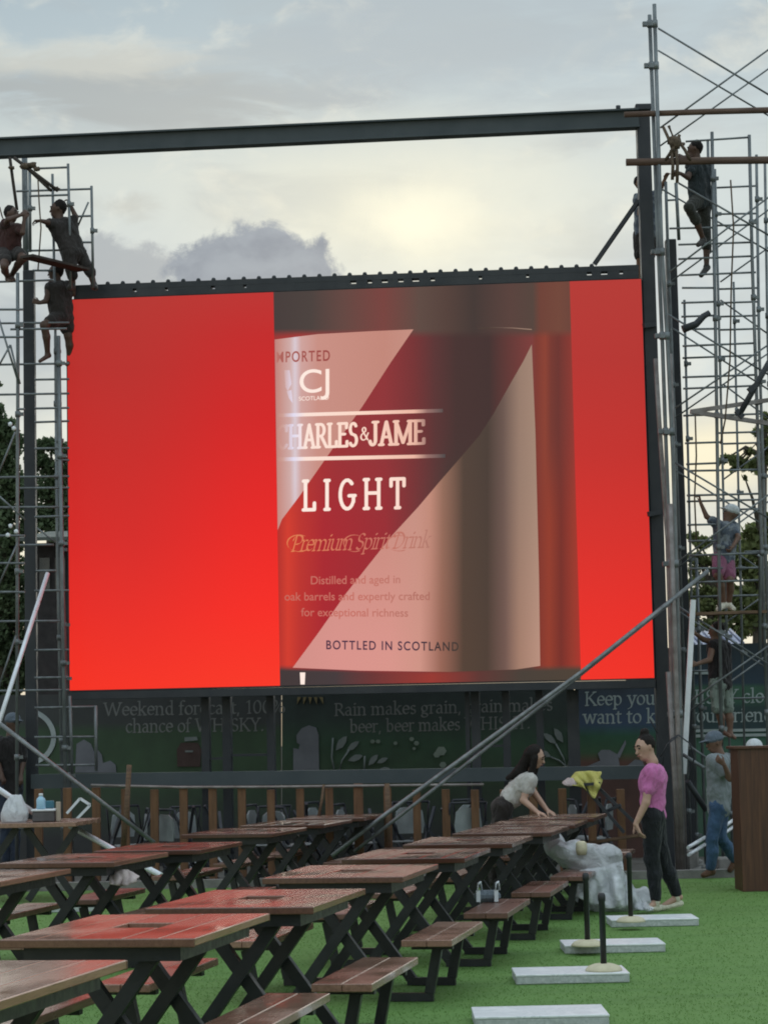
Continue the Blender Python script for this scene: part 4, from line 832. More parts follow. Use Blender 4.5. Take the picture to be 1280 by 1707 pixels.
SUNR = simple('painted_rays', (.22, .17, .08), None, 5, .8); art(hB, [[(496 + 9 * i, 1162), (502 + 9 * i, 1162), (499 + 9 * i + (i - 2) * 2, 1174)] for i in range(5)], SUNR, 'painted_rays')
# ------------------------------------------------------------------ scaffolds
DKW = simple('dark_weathered_timber', (.055, .045, .038), (.03, .025, .022), 5, .8, 0, .2, .4)
GALVB = simple('new_galvanised_pipe', (0.22, 0.235, 0.24), (0.10, 0.106, 0.108), 7, 0.35, 0.3, 0.5, 0.1)
def to_ground(pts, Y):
    P = [A(u, v, Y) for u, v in pts]; d = P[-1] - P[-2]; d = d / -d[2] if d[2] < -.05 else np.array([0, 0, -1.0]); e = P[-1].copy(); e = e + d * (e[2] + .02); e[1] = Y; return P + [e]
YF, YB = 27.25, 28.35
def clamps(k, P, r):                      # couplers along an upright
    for a, b_ in zip(P, P[1:]):
        L_ = np.linalg.norm(b_ - a); n = int(L_ / .95)
        for i in range(n):
            q = a + (b_ - a) * (i + .5 + random.uniform(-.2, .2)) / max(n, 1); d = (b_ - a) / L_
            k.tube([q - d * .035, q + d * .035], r * 1.55, 8); k.box(q[0] + r, q[0] + r + .05, q[1] - .02, q[1] + .02, q[2] - .02, q[2] + .02)
sr = thing('scaffold_tower', 'tall frame scaffold with crossed braces standing at the right of the screen', 'scaffold', A(1210, 1440, 27.6) * np.array([1, 1, 0]))
def part_tube(par, nm, pts, r, Y=None, mat=GALV, n=7):
    P = [A(p[0], p[1], p[2] if len(p) > 2 else Y) for p in pts]; k = MB(); k.tube(P, r, n); return k.build(nm, mat, par)
for pts, Y, r in (([(1186, 220), (1192.5, 590), (1196, 831)], YF + .15, .021), ([(1248, 225), (1253, 434), (1257.5, 573), (1266, 831)], YF + .15, .021), ([(1260, 258), (1264.5, 575), (1273, 840)], YB, .019),
                  ([(1191, 282), (1198, 552), (1205, 831)], YB, .016), ([(1126, 305), (1131, 400)], YB, .022), ([(1109, 303), (1112, 400), (1123, 690)], YB + .2, .02), ([(1179, 235), (1183, 420)], YB, .018), ([(1274, 262), (1279, 575), (1288, 840)], YB + .5, .018), ([(1140, 500), (1148, 840)], YB + .2, .016), ([(1160, 930), (1166, 1120)], YB + .4, .02), ([(1222, 470), (1232, 900)], YB + .6, .015), ([(1285, 60), (1292, 575), (1300, 840)], YF, .02), ([(1285, 90), (1292, 575), (1300, 840)], YB, .018)):
    P = to_ground(pts, Y) if pts[-1][1] > 600 else [A(u, v, Y) for u, v in pts]
    k = MB(); k.tube(P, r, 8)
    if P[-1][2] < 0: k.tube([P[-1], P[-1] + [0, 0, .03]], .07, 8)
    clamps(k, P, r); k.build('upright', GALV, sr)
for a, b_, Y in (((1142, 236), (1247, 229), YF), ((1194, 313), (1259, 310), YB), ((1112, 334), (1130, 333), YB), ((1194, 357), (1259, 356), YB), ((1194, 376), (1248, 375), YF), ((1115, 381), (1188, 379.5), YF), ((1130, 408), (1250, 404), YF),
                 ((1130, 432), (1252, 427), YF), ((1133, 459), (1259, 454), YF), ((1136, 480), (1190, 480), YF), ((1135, 505), (1193, 503), YF), ((1135, 528), (1190, 526), YF), ((1137, 549), (1197, 548), YF), ((1137, 577), (1257, 572), YF),
                 ((1137, 597), (1262, 592), YB), ((1137, 629), (1257, 625), YF), ((1138, 648), (1258, 643), YF), ((1138, 693), (1196, 691), YF), ((1141, 739), (1203, 737), YF), ((1196, 722), (1262, 720), YB), ((1143, 774), (1194, 772), YF), ((1146, 785), (1264, 783), YF),
                 ((1144, 826), (1266, 823), YF), ((1144, 836), (1266, 833), YB), ((1145, 875), (1200, 874), YF), ((1148, 926), (1268, 922), YF), ((1150, 971), (1268, 967), YF), ((1150, 1119), (1182, 1118), YB), ((1204, 1165), (1275, 1163), YB), ((1240, 920), (1270, 919), YB), ((1198, 482), (1262, 480), YB), ((1198, 505), (1262, 503), YB), ((1198, 528), (1263, 526), YB), ((1200, 550), (1264, 548), YB), ((1200, 692), (1266, 690), YB), ((1202, 740), (1267, 738), YB), ((1204, 850), (1270, 848), YB), ((1206, 948), (1274, 946), YB), ((1150, 995), (1275, 992), YB), ((1148, 948), (1204, 947), YF), ((1146, 902), (1200, 901), YF), ):
    part_tube(sr, 'rung', [a, b_], .0135, Y + .15)
for a, b_, Y in (((1096, 47), (1284, 160), YF), ((1096, 84), (1284, 195), YB), ((1100, 213), (1284, 80), YF), ((1100, 243), (1284, 112), YB), ((1130, 305), (1284, 394), YF), ((1102, 315), (1284, 421), YB), ((1284, 326), (1116, 453), YF), ((1284, 347), (1118, 469), YB),
                 ((1111, 523), (1284, 627), YF), ((1120, 547), (1284, 652), YB), ((1284, 572), (1125, 680), YF), ((1284, 586), (1125, 696), YB), ((1124, 771), (1284, 866), YF), ((1125, 784), (1284, 883), YB), ((1284, 822), (1128, 937), YF), ((1284, 833), (1130, 946), YB),
                 ((1132, 1012), (1284, 1110), YF), ((1133, 1021), (1284, 1118), YB), ((1284, 1074), (1137, 1178), YF), ((1284, 1088), (1140, 1192), YB), ((1136, 1235), (1284, 1336), YF), ((1204, 640), (1284, 700), YB + .5), ((1284, 742), (1204, 800), YB + .5), ((1284, 560), (1200, 500), YB + .5), ((1200, 470), (1284, 410), YB + .5), ((1204, 905), (1284, 962), YB + .5), ((1284, 985), (1206, 1040), YB + .5)):
    part_tube(sr, 'cross_brace', [a, b_], .0125 if Y == YF else .0115, Y, n=6)
k = MB(); k.bar(A(1150, 1024, YF), A(1272, 1020, YF + .2), .22, .035, side=(0, 0, 1)); k.build('plank', TIMBER, sr)
tr = MB(); tr.tube([A(1262, 925, YF), A(1266, 928, YF), A(1266, 1100, YF + .1)], .02, 7); tr.build('ladder_frame', GALV, sr)
k = MB(); k.tube([A(1182, 521, YF), A(1172, 527, YF), (A(1160, 540, YF)), A(1137, 549, YF)], .035, 7, r2=.05); k.build('bent_clamp', STEEL, sr)
# lone poles lashed to the right post
for lb, pts, Y, r in (('galvanised scaffold pole at the right, bound to the taller one beside it', [(1082, 25), (1096, 398), (1103.5, 573), (1115, 897), (1123, 1150)], 27.05, .024),
                      ('tallest galvanised scaffold pole, rising beside the right post to the top of the photo', [(1090, 7), (1101.5, 398), (1112, 573), (1121, 761), (1128, 1000), (1133, 1200)], 26.95, .024)):
    t = thing('scaffold_pole', lb, 'pole', A(pts[-1][0], 1440, Y) * np.array([1, 1, 0])); P = to_ground(pts, Y); k = MB(); k.tube(P, r, 10); k.build('pipe', GALV, t)
    for v in (40, 110, 420, 560, 720, 940, 1190):
        f = (v - pts[0][1]) / (1250 - pts[0][1])
        if f < 0: continue
        q = next(P[i] + (P[i + 1] - P[i]) * ((v - pts[i][1]) / (pts[i + 1][1] - pts[i][1])) for i in range(len(pts) - 1) if pts[i][1] <= v <= pts[i + 1][1] or i == len(pts) - 2)
        k = MB(); k.tube([q - [0, 0, .045], q + [0, 0, .045]], r * 1.45, 8); k.box(q[0] - .09, q[0] + .02, Y - .02, Y + .03, q[2] - .03, q[2] + .03, .006); k.build('coupler', GALV, t)
for lb, pts, Y, r in (('thin weathered pipe standing between the two right posts', [(1117, 590), (1126, 900), (1135, 1200)], 27.6, .022), ('weathered thick pipe standing close against the front of the right post', [(1092, 598), (1098, 700), (1112, 900), (1120, 1150)], 27.2, .028), ('rusty thin pipe low at the foot of the right post', [(1113, 1120), (1124, 1300)], 26.9, .03), ('thickest grey brown pipe, lowest in the pipe bundle before the right post', [(1116, 840), (1123, 1050), (1130, 1240)], 26.8, .03)):
    k = MB(); k.tube(to_ground(pts, Y), r, 8); tag(k.build('weathered_pipe', RUSTP), lb, 'pipe')
for lb, a, b_, Y, w, h in (('upper brown timber pole crossing the right tower at the height of the long beam', (1040, 191), (1300, 183), 27.0, .07, .07), ('thick lower brown timber pole crossing the right tower at the head of the standing worker', (1043, 270.5), (1300, 266.5), 26.95, .09, .085)):
    k = MB(); k.tube([A(*a, Y), A((a[0] + b_[0]) / 2, (a[1] + b_[1]) / 2 - .6, Y), A(*b_, Y)], w / 2, 9, r2=h / 2 * 1.1); tag(k.build('timber_pole', simple('brown_pole_timber', (.13, .085, .064), (.075, .05, .04), 5, .8, 0, .25, .4, stretch=(.6, 6, 6))), lb, 'timber pole')
k = MB(); 
for a, b_ in (((1105, 212), (1124, 262)), ((1114, 210), (1128, 255)), ((1132, 225), (1108, 268)), ((1128, 232), (1150, 268)), ((1112, 238), (1140, 240)), ((1118, 250), (1120, 300)), ((1125, 240), (1128, 305))): k.tube([A(*a, 26.9), A((a[0] + b_[0]) / 2 + 2, (a[1] + b_[1]) / 2, 26.87), A(*b_, 26.92)], .02, 6)
k.blob(A(1125, 238, 26.88), .09, .06, .085, 9, .25); tag(k.build('rope_lashing', ROPE), 'big knot of brown rope with loose ends on the right scaffold', 'rope')
k = MB(); k.tube([A(1300, 570, 26.9), A(1256, 648, 27), A(1231, 692, 27)], .035, 8); k.bar(A(1226, 684, 27), A(1238, 696, 27), .06, .06); k.bar(A(1247, 652, 26.98), A(1262, 640, 26.98), .07, .07); tag(k.build('screw_jack', STEEL), 'dark screw jack rod hanging slanted on the right scaffold', 'jack')
for lb, a, b_ in (('upper of two slim grey beams lying across the right scaffold above the leaves', (1152, 686), (1300, 664)), ('lower of two slim grey beams lying across the right scaffold above the leaves', (1150, 686), (1300, 709))):
    k = MB(); k.bar(A(*a, 27.1), A(*b_, 27.3), .045, .05); tag(k.build('slim_beam', RUSTP), lb, 'beam')
k = MB(); k.tube([A(u, v, 27.0) for u, v in ((1217, 300), (1222, 380), (1218, 480), (1216, 600), (1208, 700), (1200, 740))], .010, 6); tag(k.build('rope', ROPE), 'long thin rope hanging inside the right scaffold from the timber pole', 'rope')
k = MB(); k.tube([A(u, v, 27.0) for u, v in ((1158, 690), (1160, 760), (1157, 830), (1160, 900))], .010, 6); tag(k.build('rope', ROPE), 'short rope hanging beside the raised arm of the climbing worker', 'rope')
k = MB(); P0, P1 = A(1154.5, 1000, 27.1), A(1139, 1290, 27.1); k.bar(P0, P1, .062, .045); tag(k.build('aluminium_pole', ALU), 'bright square aluminium pole gripped by the worker in the black tank top', 'pole')
# the two long raking pipes and other loose pipes
for lb, pts, r in (('upper of two long grey pipes slanting across the front of the screen', [(1180, 951, 26.9), (969, 1120, 26.5), (645, 1355.5, 25.95), (553, 1427, 25.8)], .0255),
                   ('lower of two long grey pipes slanting across the front of the screen', [(1134, 991, 26.95), (922, 1161, 26.5), (700, 1333.5, 26.1), (590, 1420, 26.0)], .0205)):
    k = MB(); k.tube([A(*p) for p in pts], r, 9); tag(k.build('raking_pipe', GALVB), lb, 'pipe')
for lb, a, b_, r, m_ in (('bright white pole leaning steeply across the left steel post', (80, 956, 27.6), (-8, 1226, 26.0), .027, ALU), ('long grey pipe sloping down from the left edge to the fence', (0, 1206, 25.9), (258, 1405, 26.2), .024, GALVB),
                        ('white pipe sloping down behind the plastic bag on the left', (-6, 1313, 25.2), (62, 1358, 25.6), .034, ALU), ('white pipe stub lying behind the left row of tables', (118, 1377, 25.6), (270, 1460, 24.0), .032, ALU),
                        ('short bright pipe on the ground right of the scaffold foot', (1146, 1413, 26.6), (1174, 1396, 27.1), .022, ALU), ('second short bright pipe on the ground right of the scaffold foot, lower one', (1147, 1425, 26.6), (1174, 1408, 27.1), .022, ALU),
                        ('upper short pale pipe behind the legs of the man in jeans', (1204, 1380, 26.9), (1228, 1362, 27.4), .02, ALU), ('lower short pale pipe behind the legs of the man in jeans', (1205, 1390, 26.9), (1228, 1374, 27.4), .02, ALU),
                        ('thin grey pipe pointing at the chest of the man in the grey shirt', (1138, 1258, 27), (1174, 1281, 26.8), .022, GALV), ('dark steel bar slanting behind the man in jeans', (1145, 1302, 27.1), (1176, 1350, 27.3), .035, STEEL)):
    k = MB(); k.tube([A(*a), A(*b_)], r, 8); tag(k.build('loose_pipe', m_), lb, 'pipe')
k = MB()
for pts in ([(1102, 1290), (1106, 1255), (1118, 1232), (1130, 1225)], [(1100, 1262), (1112, 1240), (1128, 1228)], [(1130, 1225), (1150, 1240), (1156, 1265), (1148, 1300)], [(1095, 1222), (1086, 1205), (1082, 1198)]): k.tube([A(u, v, 26.7) for u, v in pts], .009, 6)
tag(k.build('cable', DKM), 'loose loops of dark cable at the foot of the right post', 'cable')

sl = thing('scaffold_tower', 'frame scaffold at the left edge, with three workers climbing on it', 'scaffold', A(80, 1440, 27.8) * np.array([1, 1, 0]))
for pts, Y, r in (([(88, 290), (94.5, 640), (101, 830)], YB, .017), ([(114, 273), (119, 480)], YF + .9, .017), ([(153, 310), (156, 480)], YF + .9, .017), ([(30, 455), (30.5, 600), (30, 850)], YF + .2, .022), ([(50, 275), (51, 420)], YB, .02), ([(93, 560), (96, 900), (98, 1000)], YB + .3, .02), ([(98, 560), (105, 1000)], YF + .9, .026)):
    P = to_ground(pts, Y) if pts[-1][1] > 600 else [A(u, v, Y) for u, v in pts]; k = MB(); k.tube(P, r, 8); clamps(k, P, r); k.build('upright', GALV, sl)
for a, b_, Y in (((63, 281), (114, 279), YB), ((28, 319), (153, 315), YB), ((50, 327), (114, 325), YF + .9), ((120, 361), (153, 360), YB), ((130, 404), (153, 404), YB), ((47, 418), (110, 417), YB), ((55, 451), (88, 451), YB), ((-5, 470), (90, 467), YF + .9), ((-5, 516), (39, 516), YF), ((-5, 539), (116, 538), YF + .9),
                 ((18, 549), (112, 548), YF + .2), ((-5, 562), (39, 562), YF), ((-5, 608), (116, 606), YF + .9), ((58, 633), (116, 632), YB), ((-5, 658), (116, 656), YF + .9), ((58, 681), (116, 680), YF + .9), ((30, 682), (42, 682), YF), ((58, 704), (116, 702), YB), ((58, 748), (116, 747), YF + .9), ((94, 767), (116, 767), YB), ((-5, 796), (116, 794), YF + .9),
                 ((30, 814), (116, 813), YF + .9), ((-5, 846), (116, 845), YF + .9), ((58, 862), (116, 860), YF + .9), ((-5, 893), (42, 893), YF), ((30, 909), (90, 908), YF + .9), ((-5, 939), (42, 939), YF), ((60, 952), (94, 951), YF + .9), ((-5, 987), (42, 987), YF), ((58, 985), (116, 984), YF + .9), ((-5, 1036), (105, 1035), YF + .9), ((58, 1084), (116, 1083), YF + .9), ((58, 1130), (116, 1129), YF + .9), ((-5, 1152), (116, 1150), YF + .9),
                 ((58, 1180), (162, 1178), YF + .9), ((58, 1229), (160, 1228), YF + .9), ((60, 1276), (160, 1275), YF + .9)):
    part_tube(sl, 'rung', [a, b_], .0145, Y)
for pts, Y in (([(117, 1160), (121, 1290)], YF + .9), ([(160, 1176), (161, 1285)], YF + .9)): part_tube(sl, 'guard_frame', pts, .02, Y)
for a, b_, Y in (((26, 720), (-6, 800), YF), ((-6, 822), (42, 866), YF), ((30, 905), (-6, 985), YF), ((62, 880), (94, 905), YB), ((-6, 516), (32, 640), YF), ((-6, 618), (18, 575), YF), ((148, 337), (129, 380), YB), ((18, 575), (34, 640), YF), ((27, 1060), (-6, 1160), YF)):
    part_tube(sl, 'cross_brace', [a, b_], .0125, Y, n=6)
k = MB(); k.bar(A(45, 427, 27.2), A(140, 450, 28.1), .2, .03, side=(0, 0, 1)); k.build('plank', DKW, sl)
for lb, a, b_, r in (('upper of two dark timber poles slanting down from the left end of the long beam', (24, 263), (97, 318), .022), ('lower of two dark timber poles slanting down from the left end of the long beam', (46, 280), (86, 318), .02)):
    k = MB(); k.tube([A(*a, 28.0), A(*b_, 27.9)], r, 8); tag(k.build('timber_pole', DKW), lb, 'timber pole')
k = MB(); k.tube([A(17, 262, 28), A(22, 300, 28), A(29, 350, 28)], .02, 8); tag(k.build('timber_pole', DKW), 'dark timber pole hanging steeply at the top of the left scaffold', 'timber pole')
k = MB()
for c, r_ in (((43, 277), .09), ((55, 275), .08), ((62, 282), .06), ((94, 315), .06), ((20, 280), .05)): k.blob(A(*c, 27.95), r_ * .8, r_ * .7, r_ * .5, 8, .35)
k.tube([A(u, v, 27.9) for u, v in ((64, 300), (66, 340), (69, 380), (64, 450))], .009, 6); k.tube([A(u, v, 27.9) for u, v in ((0, 345), (4, 360), (6, 365))], .009, 6)
tag(k.build('rope_lashing', ROPE), 'rope lashings with a hanging end at the top of the left scaffold', 'rope')
for c in ((18, 707), (24, 714), (18, 877), (28, 886), (14, 892)):
    k = MB(); k.blob(A(*c, 27.1), .03, .02, .03, 7, .2); tag(k.build('white_tie', PAPER), 'small white cloth tie knotted on the left scaffold pole', 'tie', 'white ties on the left scaffold')

# ------------------------------------------------------------------ backdrop: trees, shed, roofed building
def tree(name, lb, Y, trunk, clumps, leaf, per, mat, group=None, r0=.16):
    t = thing(name, lb, 'tree', np.array([A(*trunk[0], Y)[0], Y, 0]), group)
    k = MB(); P = [A(u, v, Y) for u, v in trunk]; P[0][2] = -.1; k.tube(P, r0, 9, r2=r0 * .45)
    for u, v, ru, rv in clumps:
        c = A(u, v, Y); j = min(P[1:], key=lambda p: np.linalg.norm(p - c) + (5 if p[2] > c[2] + .3 else 0)); mid = (j + c) / 2 + [0, 0, .15]; k.tube([j, mid, c], r0 * .3, 6, r2=r0 * .08)
    k.build('trunk', BARK, t)
    V = []; Fc = []; Cc = []
    for u, v, ru, rv in clumps:
        c = A(u, v, Y); rx, rz = ru * Y / 3800, rv * Y / 3800; ry = (rx + rz) / 2; n = int(per * ru * rv / 900)
        for i in range(n):
            d = rng.normal(size=3); d /= np.linalg.norm(d); rr = rng.random() ** .45 * (1 + .25 * math.sin(5 * d[0] + u) * math.sin(6 * d[2] + v))
            p = c + d * rr * np.array([rx, ry, rz]); s = leaf * rng.uniform(.6, 1.25)
            a = nrm(rng.normal(size=3) + [0, 0, -.5]); b_ = nrm(np.cross(a, rng.normal(size=3))); o_ = len(V)
            V += [p - a * s * .5, p + b_ * s * .3, p + a * s * .5, p - b_ * s * .3]; Fc.append((o_, o_ + 1, o_ + 2, o_ + 3)); q = rng.uniform(.6, 1.4); Cc += [(q, q, q, 1)] * 4
    k = MB(); k.add(V, Fc); k.build('crown', mat, t, colors=Cc); return t
def blob_cloud(u0, u1, v0, v1, n, r0, r1, seed):
    r_ = random.Random(seed); return [(r_.uniform(u0, u1), r_.uniform(v0, v1), r_.uniform(r0, r1), r_.uniform(r0, r1) * .8) for _ in range(n)]
GT = 'trees behind the screen'
tree('leafy_tree', 'dark dense tree rising highest at the left edge behind the scaffold', 44, [(6, 1280), (8, 1000), (10, 800)], [(-14, 690, 24, 26), (5, 715, 26, 24), (22, 740, 20, 24), (-5, 765, 36, 30), (14, 800, 26, 32), (-2, 850, 40, 36), (18, 900, 24, 34), (0, 950, 36, 36), (-6, 640, 8, 10), (16, 1000, 30, 40), (-10, 1060, 40, 50), (16, 1090, 22, 40), (34, 960, 18, 30), (40, 1030, 20, 36), (38, 1100, 22, 40), (10, 1150, 34, 30), (46, 870, 12, 24), (36, 820, 14, 26)], .115, 1100, LEAF_D, GT, .2)
tree('leafy_tree', 'low dark tree seen between the left steel post and the screen', 50, [(84, 1280), (86, 1000), (86, 850)], [(72, 742, 14, 14), (86, 740, 14, 12), (105, 752, 16, 16), (66, 770, 24, 20), (100, 785, 28, 22), (75, 815, 34, 26), (110, 830, 34, 30), (70, 865, 36, 26), (110, 885, 40, 28), (135, 770, 26, 24), (150, 830, 34, 36)], .115, 1100, LEAF_D, GT, .2)
tree('broadleaf_tree', 'nearer broad leaved tree at the right edge with leafy sprays against the pale sky', 34, [(1268, 1250), (1264, 1080), (1268, 900), (1272, 760)], [(1226, 768, 13, 11), (1238, 776, 12, 12), (1213, 762, 6, 6), (1222, 780, 8, 5), (1254, 776, 12, 15), (1248, 752, 8, 7), (1262, 722, 9, 9), (1276, 697, 10, 10), (1284, 710, 12, 12), (1272, 770, 14, 16), (1282, 745, 12, 20), (1204, 768, 6, 10), (1240, 795, 4, 5),
     (1250, 890, 14, 16), (1266, 905, 22, 26), (1240, 930, 26, 22), (1262, 960, 26, 30), (1244, 1000, 30, 26), (1268, 1030, 26, 24), (1280, 870, 14, 20)], .12, 420, LEAF_B, GT, .12)
tree('broadleaf_tree', 'farther green tree filling the gap between the right post and the climbing worker', 46, [(1180, 1250), (1182, 1100), (1184, 1000)], [(1154, 895, 10, 10), (1170, 905, 16, 12), (1196, 900, 14, 9), (1160, 930, 16, 12), (1185, 935, 22, 10), (1212, 930, 12, 10), (1160, 968, 16, 8), (1200, 950, 18, 9), (1172, 1010, 26, 16), (1206, 1020, 28, 14), (1240, 1030, 26, 14), (1225, 985, 16, 9), (1150, 1030, 16, 18), (1190, 1045, 40, 14), (1260, 890, 20, 20), (1250, 1045, 30, 14), (1228, 905, 22, 14), (1236, 950, 26, 16), (1176, 985, 24, 10), (1150, 1000, 14, 16), (1214, 1000, 26, 12), (1270, 980, 26, 22), (1156, 950, 12, 10), (1275, 1045, 24, 20), (1205, 1060, 40, 10)], .12, 1000, LEAF_B, GT, .14)
shed = thing('shed', 'dark shed beyond the left scaffold, under the low trees', 'shed', A(90, 1290, 40) * np.array([1, 1, 0]))
DSH = simple('dark_shed_boards', (.030, .024, .024), (.018, .016, .016), 4, .8); x0, x1 = A(60, 1000, 40)[0], A(330, 1000, 40)[0]; zt = A(90, 905, 40)[2]
k = MB(); k.box(x0, x1, 40, 43, -.03, zt); k.build('wall', DSH, shed)
ROOFG = simple('faded_sheet_roof', (.10, .115, .10), (.07, .08, .07), 3, .7)
k = MB(); k.bar(((x0 + x1) / 2, 39.4, zt + .02), ((x0 + x1) / 2, 43.4, zt + .5), x1 - x0 + .5, .06, side=(0, 0, 1)); k.build('roof', ROOFG, shed)
for u in (66, 92):
    k = MB(); a = A(u, 930, 39.96); k.box(a[0], a[0] + .18, 39.97, 39.995, A(u, 985, 40)[2], a[2]); k.build('window', simple('dim_window', (.05, .055, .055), None, 3, .2), shed)
hall = thing('roofed_building', 'low building with a ribbed blue grey roof behind the right scaffold', 'building', A(1200, 1250, 37) * np.array([1, 1, 0]))
BLR = simple('blue_grey_roof_sheet', (.30, .32, .42), (.24, .26, .34), 3, .5); x0, x1 = A(1145, 1070, 37)[0], A(1238, 1070, 37)[0]
k = MB(); za, zb = A(1190, 1075, 37)[2], A(1190, 1051, 38.2)[2]
k.prism([(x0, 37, za), (x1, 37, za), (x1, 38.4, zb), (x0, 38.4, zb)], np.array([0, -.3, .95]), .05)
for i in range(9): x = x0 + (x1 - x0) * i / 8; k.tube([(x, 36.98, za + .02), (x, 38.38, zb + .02)], .022, 6)
k.build('roof', BLR, hall)
k = MB(); k.box(x0 - .6, x1 + 1.5, 37.3, 41, -.03, za - .02); k.build('wall', simple('dim_green_wall', (.035, .05, .05), (.025, .035, .035), 2, .8), hall)
k = MB(); k.box(x0 + .2, x0 + .9, 37.24, 37.295, za - .75, za - .6, .01); k.build('lamp_strip', simple('pale_trim', (.35, .36, .36), None, 3, .6), hall)
# rubble at the scaffold foot, and a worn wall strip behind the fence
k = MB(); r_ = random.Random(5)
for i in range(110):
    u = r_.uniform(1110, 1232); Y = r_.uniform(26.6, 29.5); p = A(u, 1420, Y); s = r_.uniform(.02, .11); k.blob((p[0], Y, s * .25 - .03), s, s * .8, s * .6, 6, .35)
for i in range(60):
    p = A(r_.uniform(-40, 1050), 1420, 27); s = r_.uniform(.02, .08); k.blob((p[0], r_.uniform(26.9, 28), s * .25 - .03), s, s * .8, s * .6, 6, .35)
tag(k.build('rubble', CONC), 'broken concrete and stones scattered at the foot of the scaffold', 'rubble', kind='stuff')
for lb, u0, u1, Y, h in (('rough brown block lying at the foot of the right scaffold pole', 1146, 1164, 27.6, .28), ('flat pale slab lying behind the boots of the man in jeans', 1150, 1182, 26.9, .09), ('pale cut stone behind the heel of the man in jeans', 1196, 1226, 27.0, .22)):
    a, b_ = A(u0, 1420, Y), A(u1, 1420, Y); k = MB(); k.box(a[0], b_[0], Y, Y + .3, -.03, h - .03, .02); tag(k.build('stone_block', CONC), lb, 'stone')
# big varnished board at the right edge
bd = thing('wooden_counter', 'tall reddish brown varnished wooden counter at the right edge of the photo', 'counter', G(1250, 1487, 0))
q = G(1233, 1487, 0); z1 = A(1226, 1244, q[1])[2]; k = MB()
xs = [q[0] + .03 + .62 * i for i in range(3)]
for a, b_ in zip(xs, xs[1:]): k.box(a, b_ - .003, q[1], q[1] + .03, .002, z1 - .03, .002)
k.build('front_boards', BOARDW, bd)
k = MB(); k.box(q[0] + .03, xs[-1], q[1] + .031, q[1] + .55, .001, z1 - .031); k.build('carcass', BOARDW, bd)
k = MB(); k.box(q[0] - .005, xs[-1] + .03, q[1] - .03, q[1] + .6, z1 - .03, z1, .004); k.build('top', BOARDW, bd)
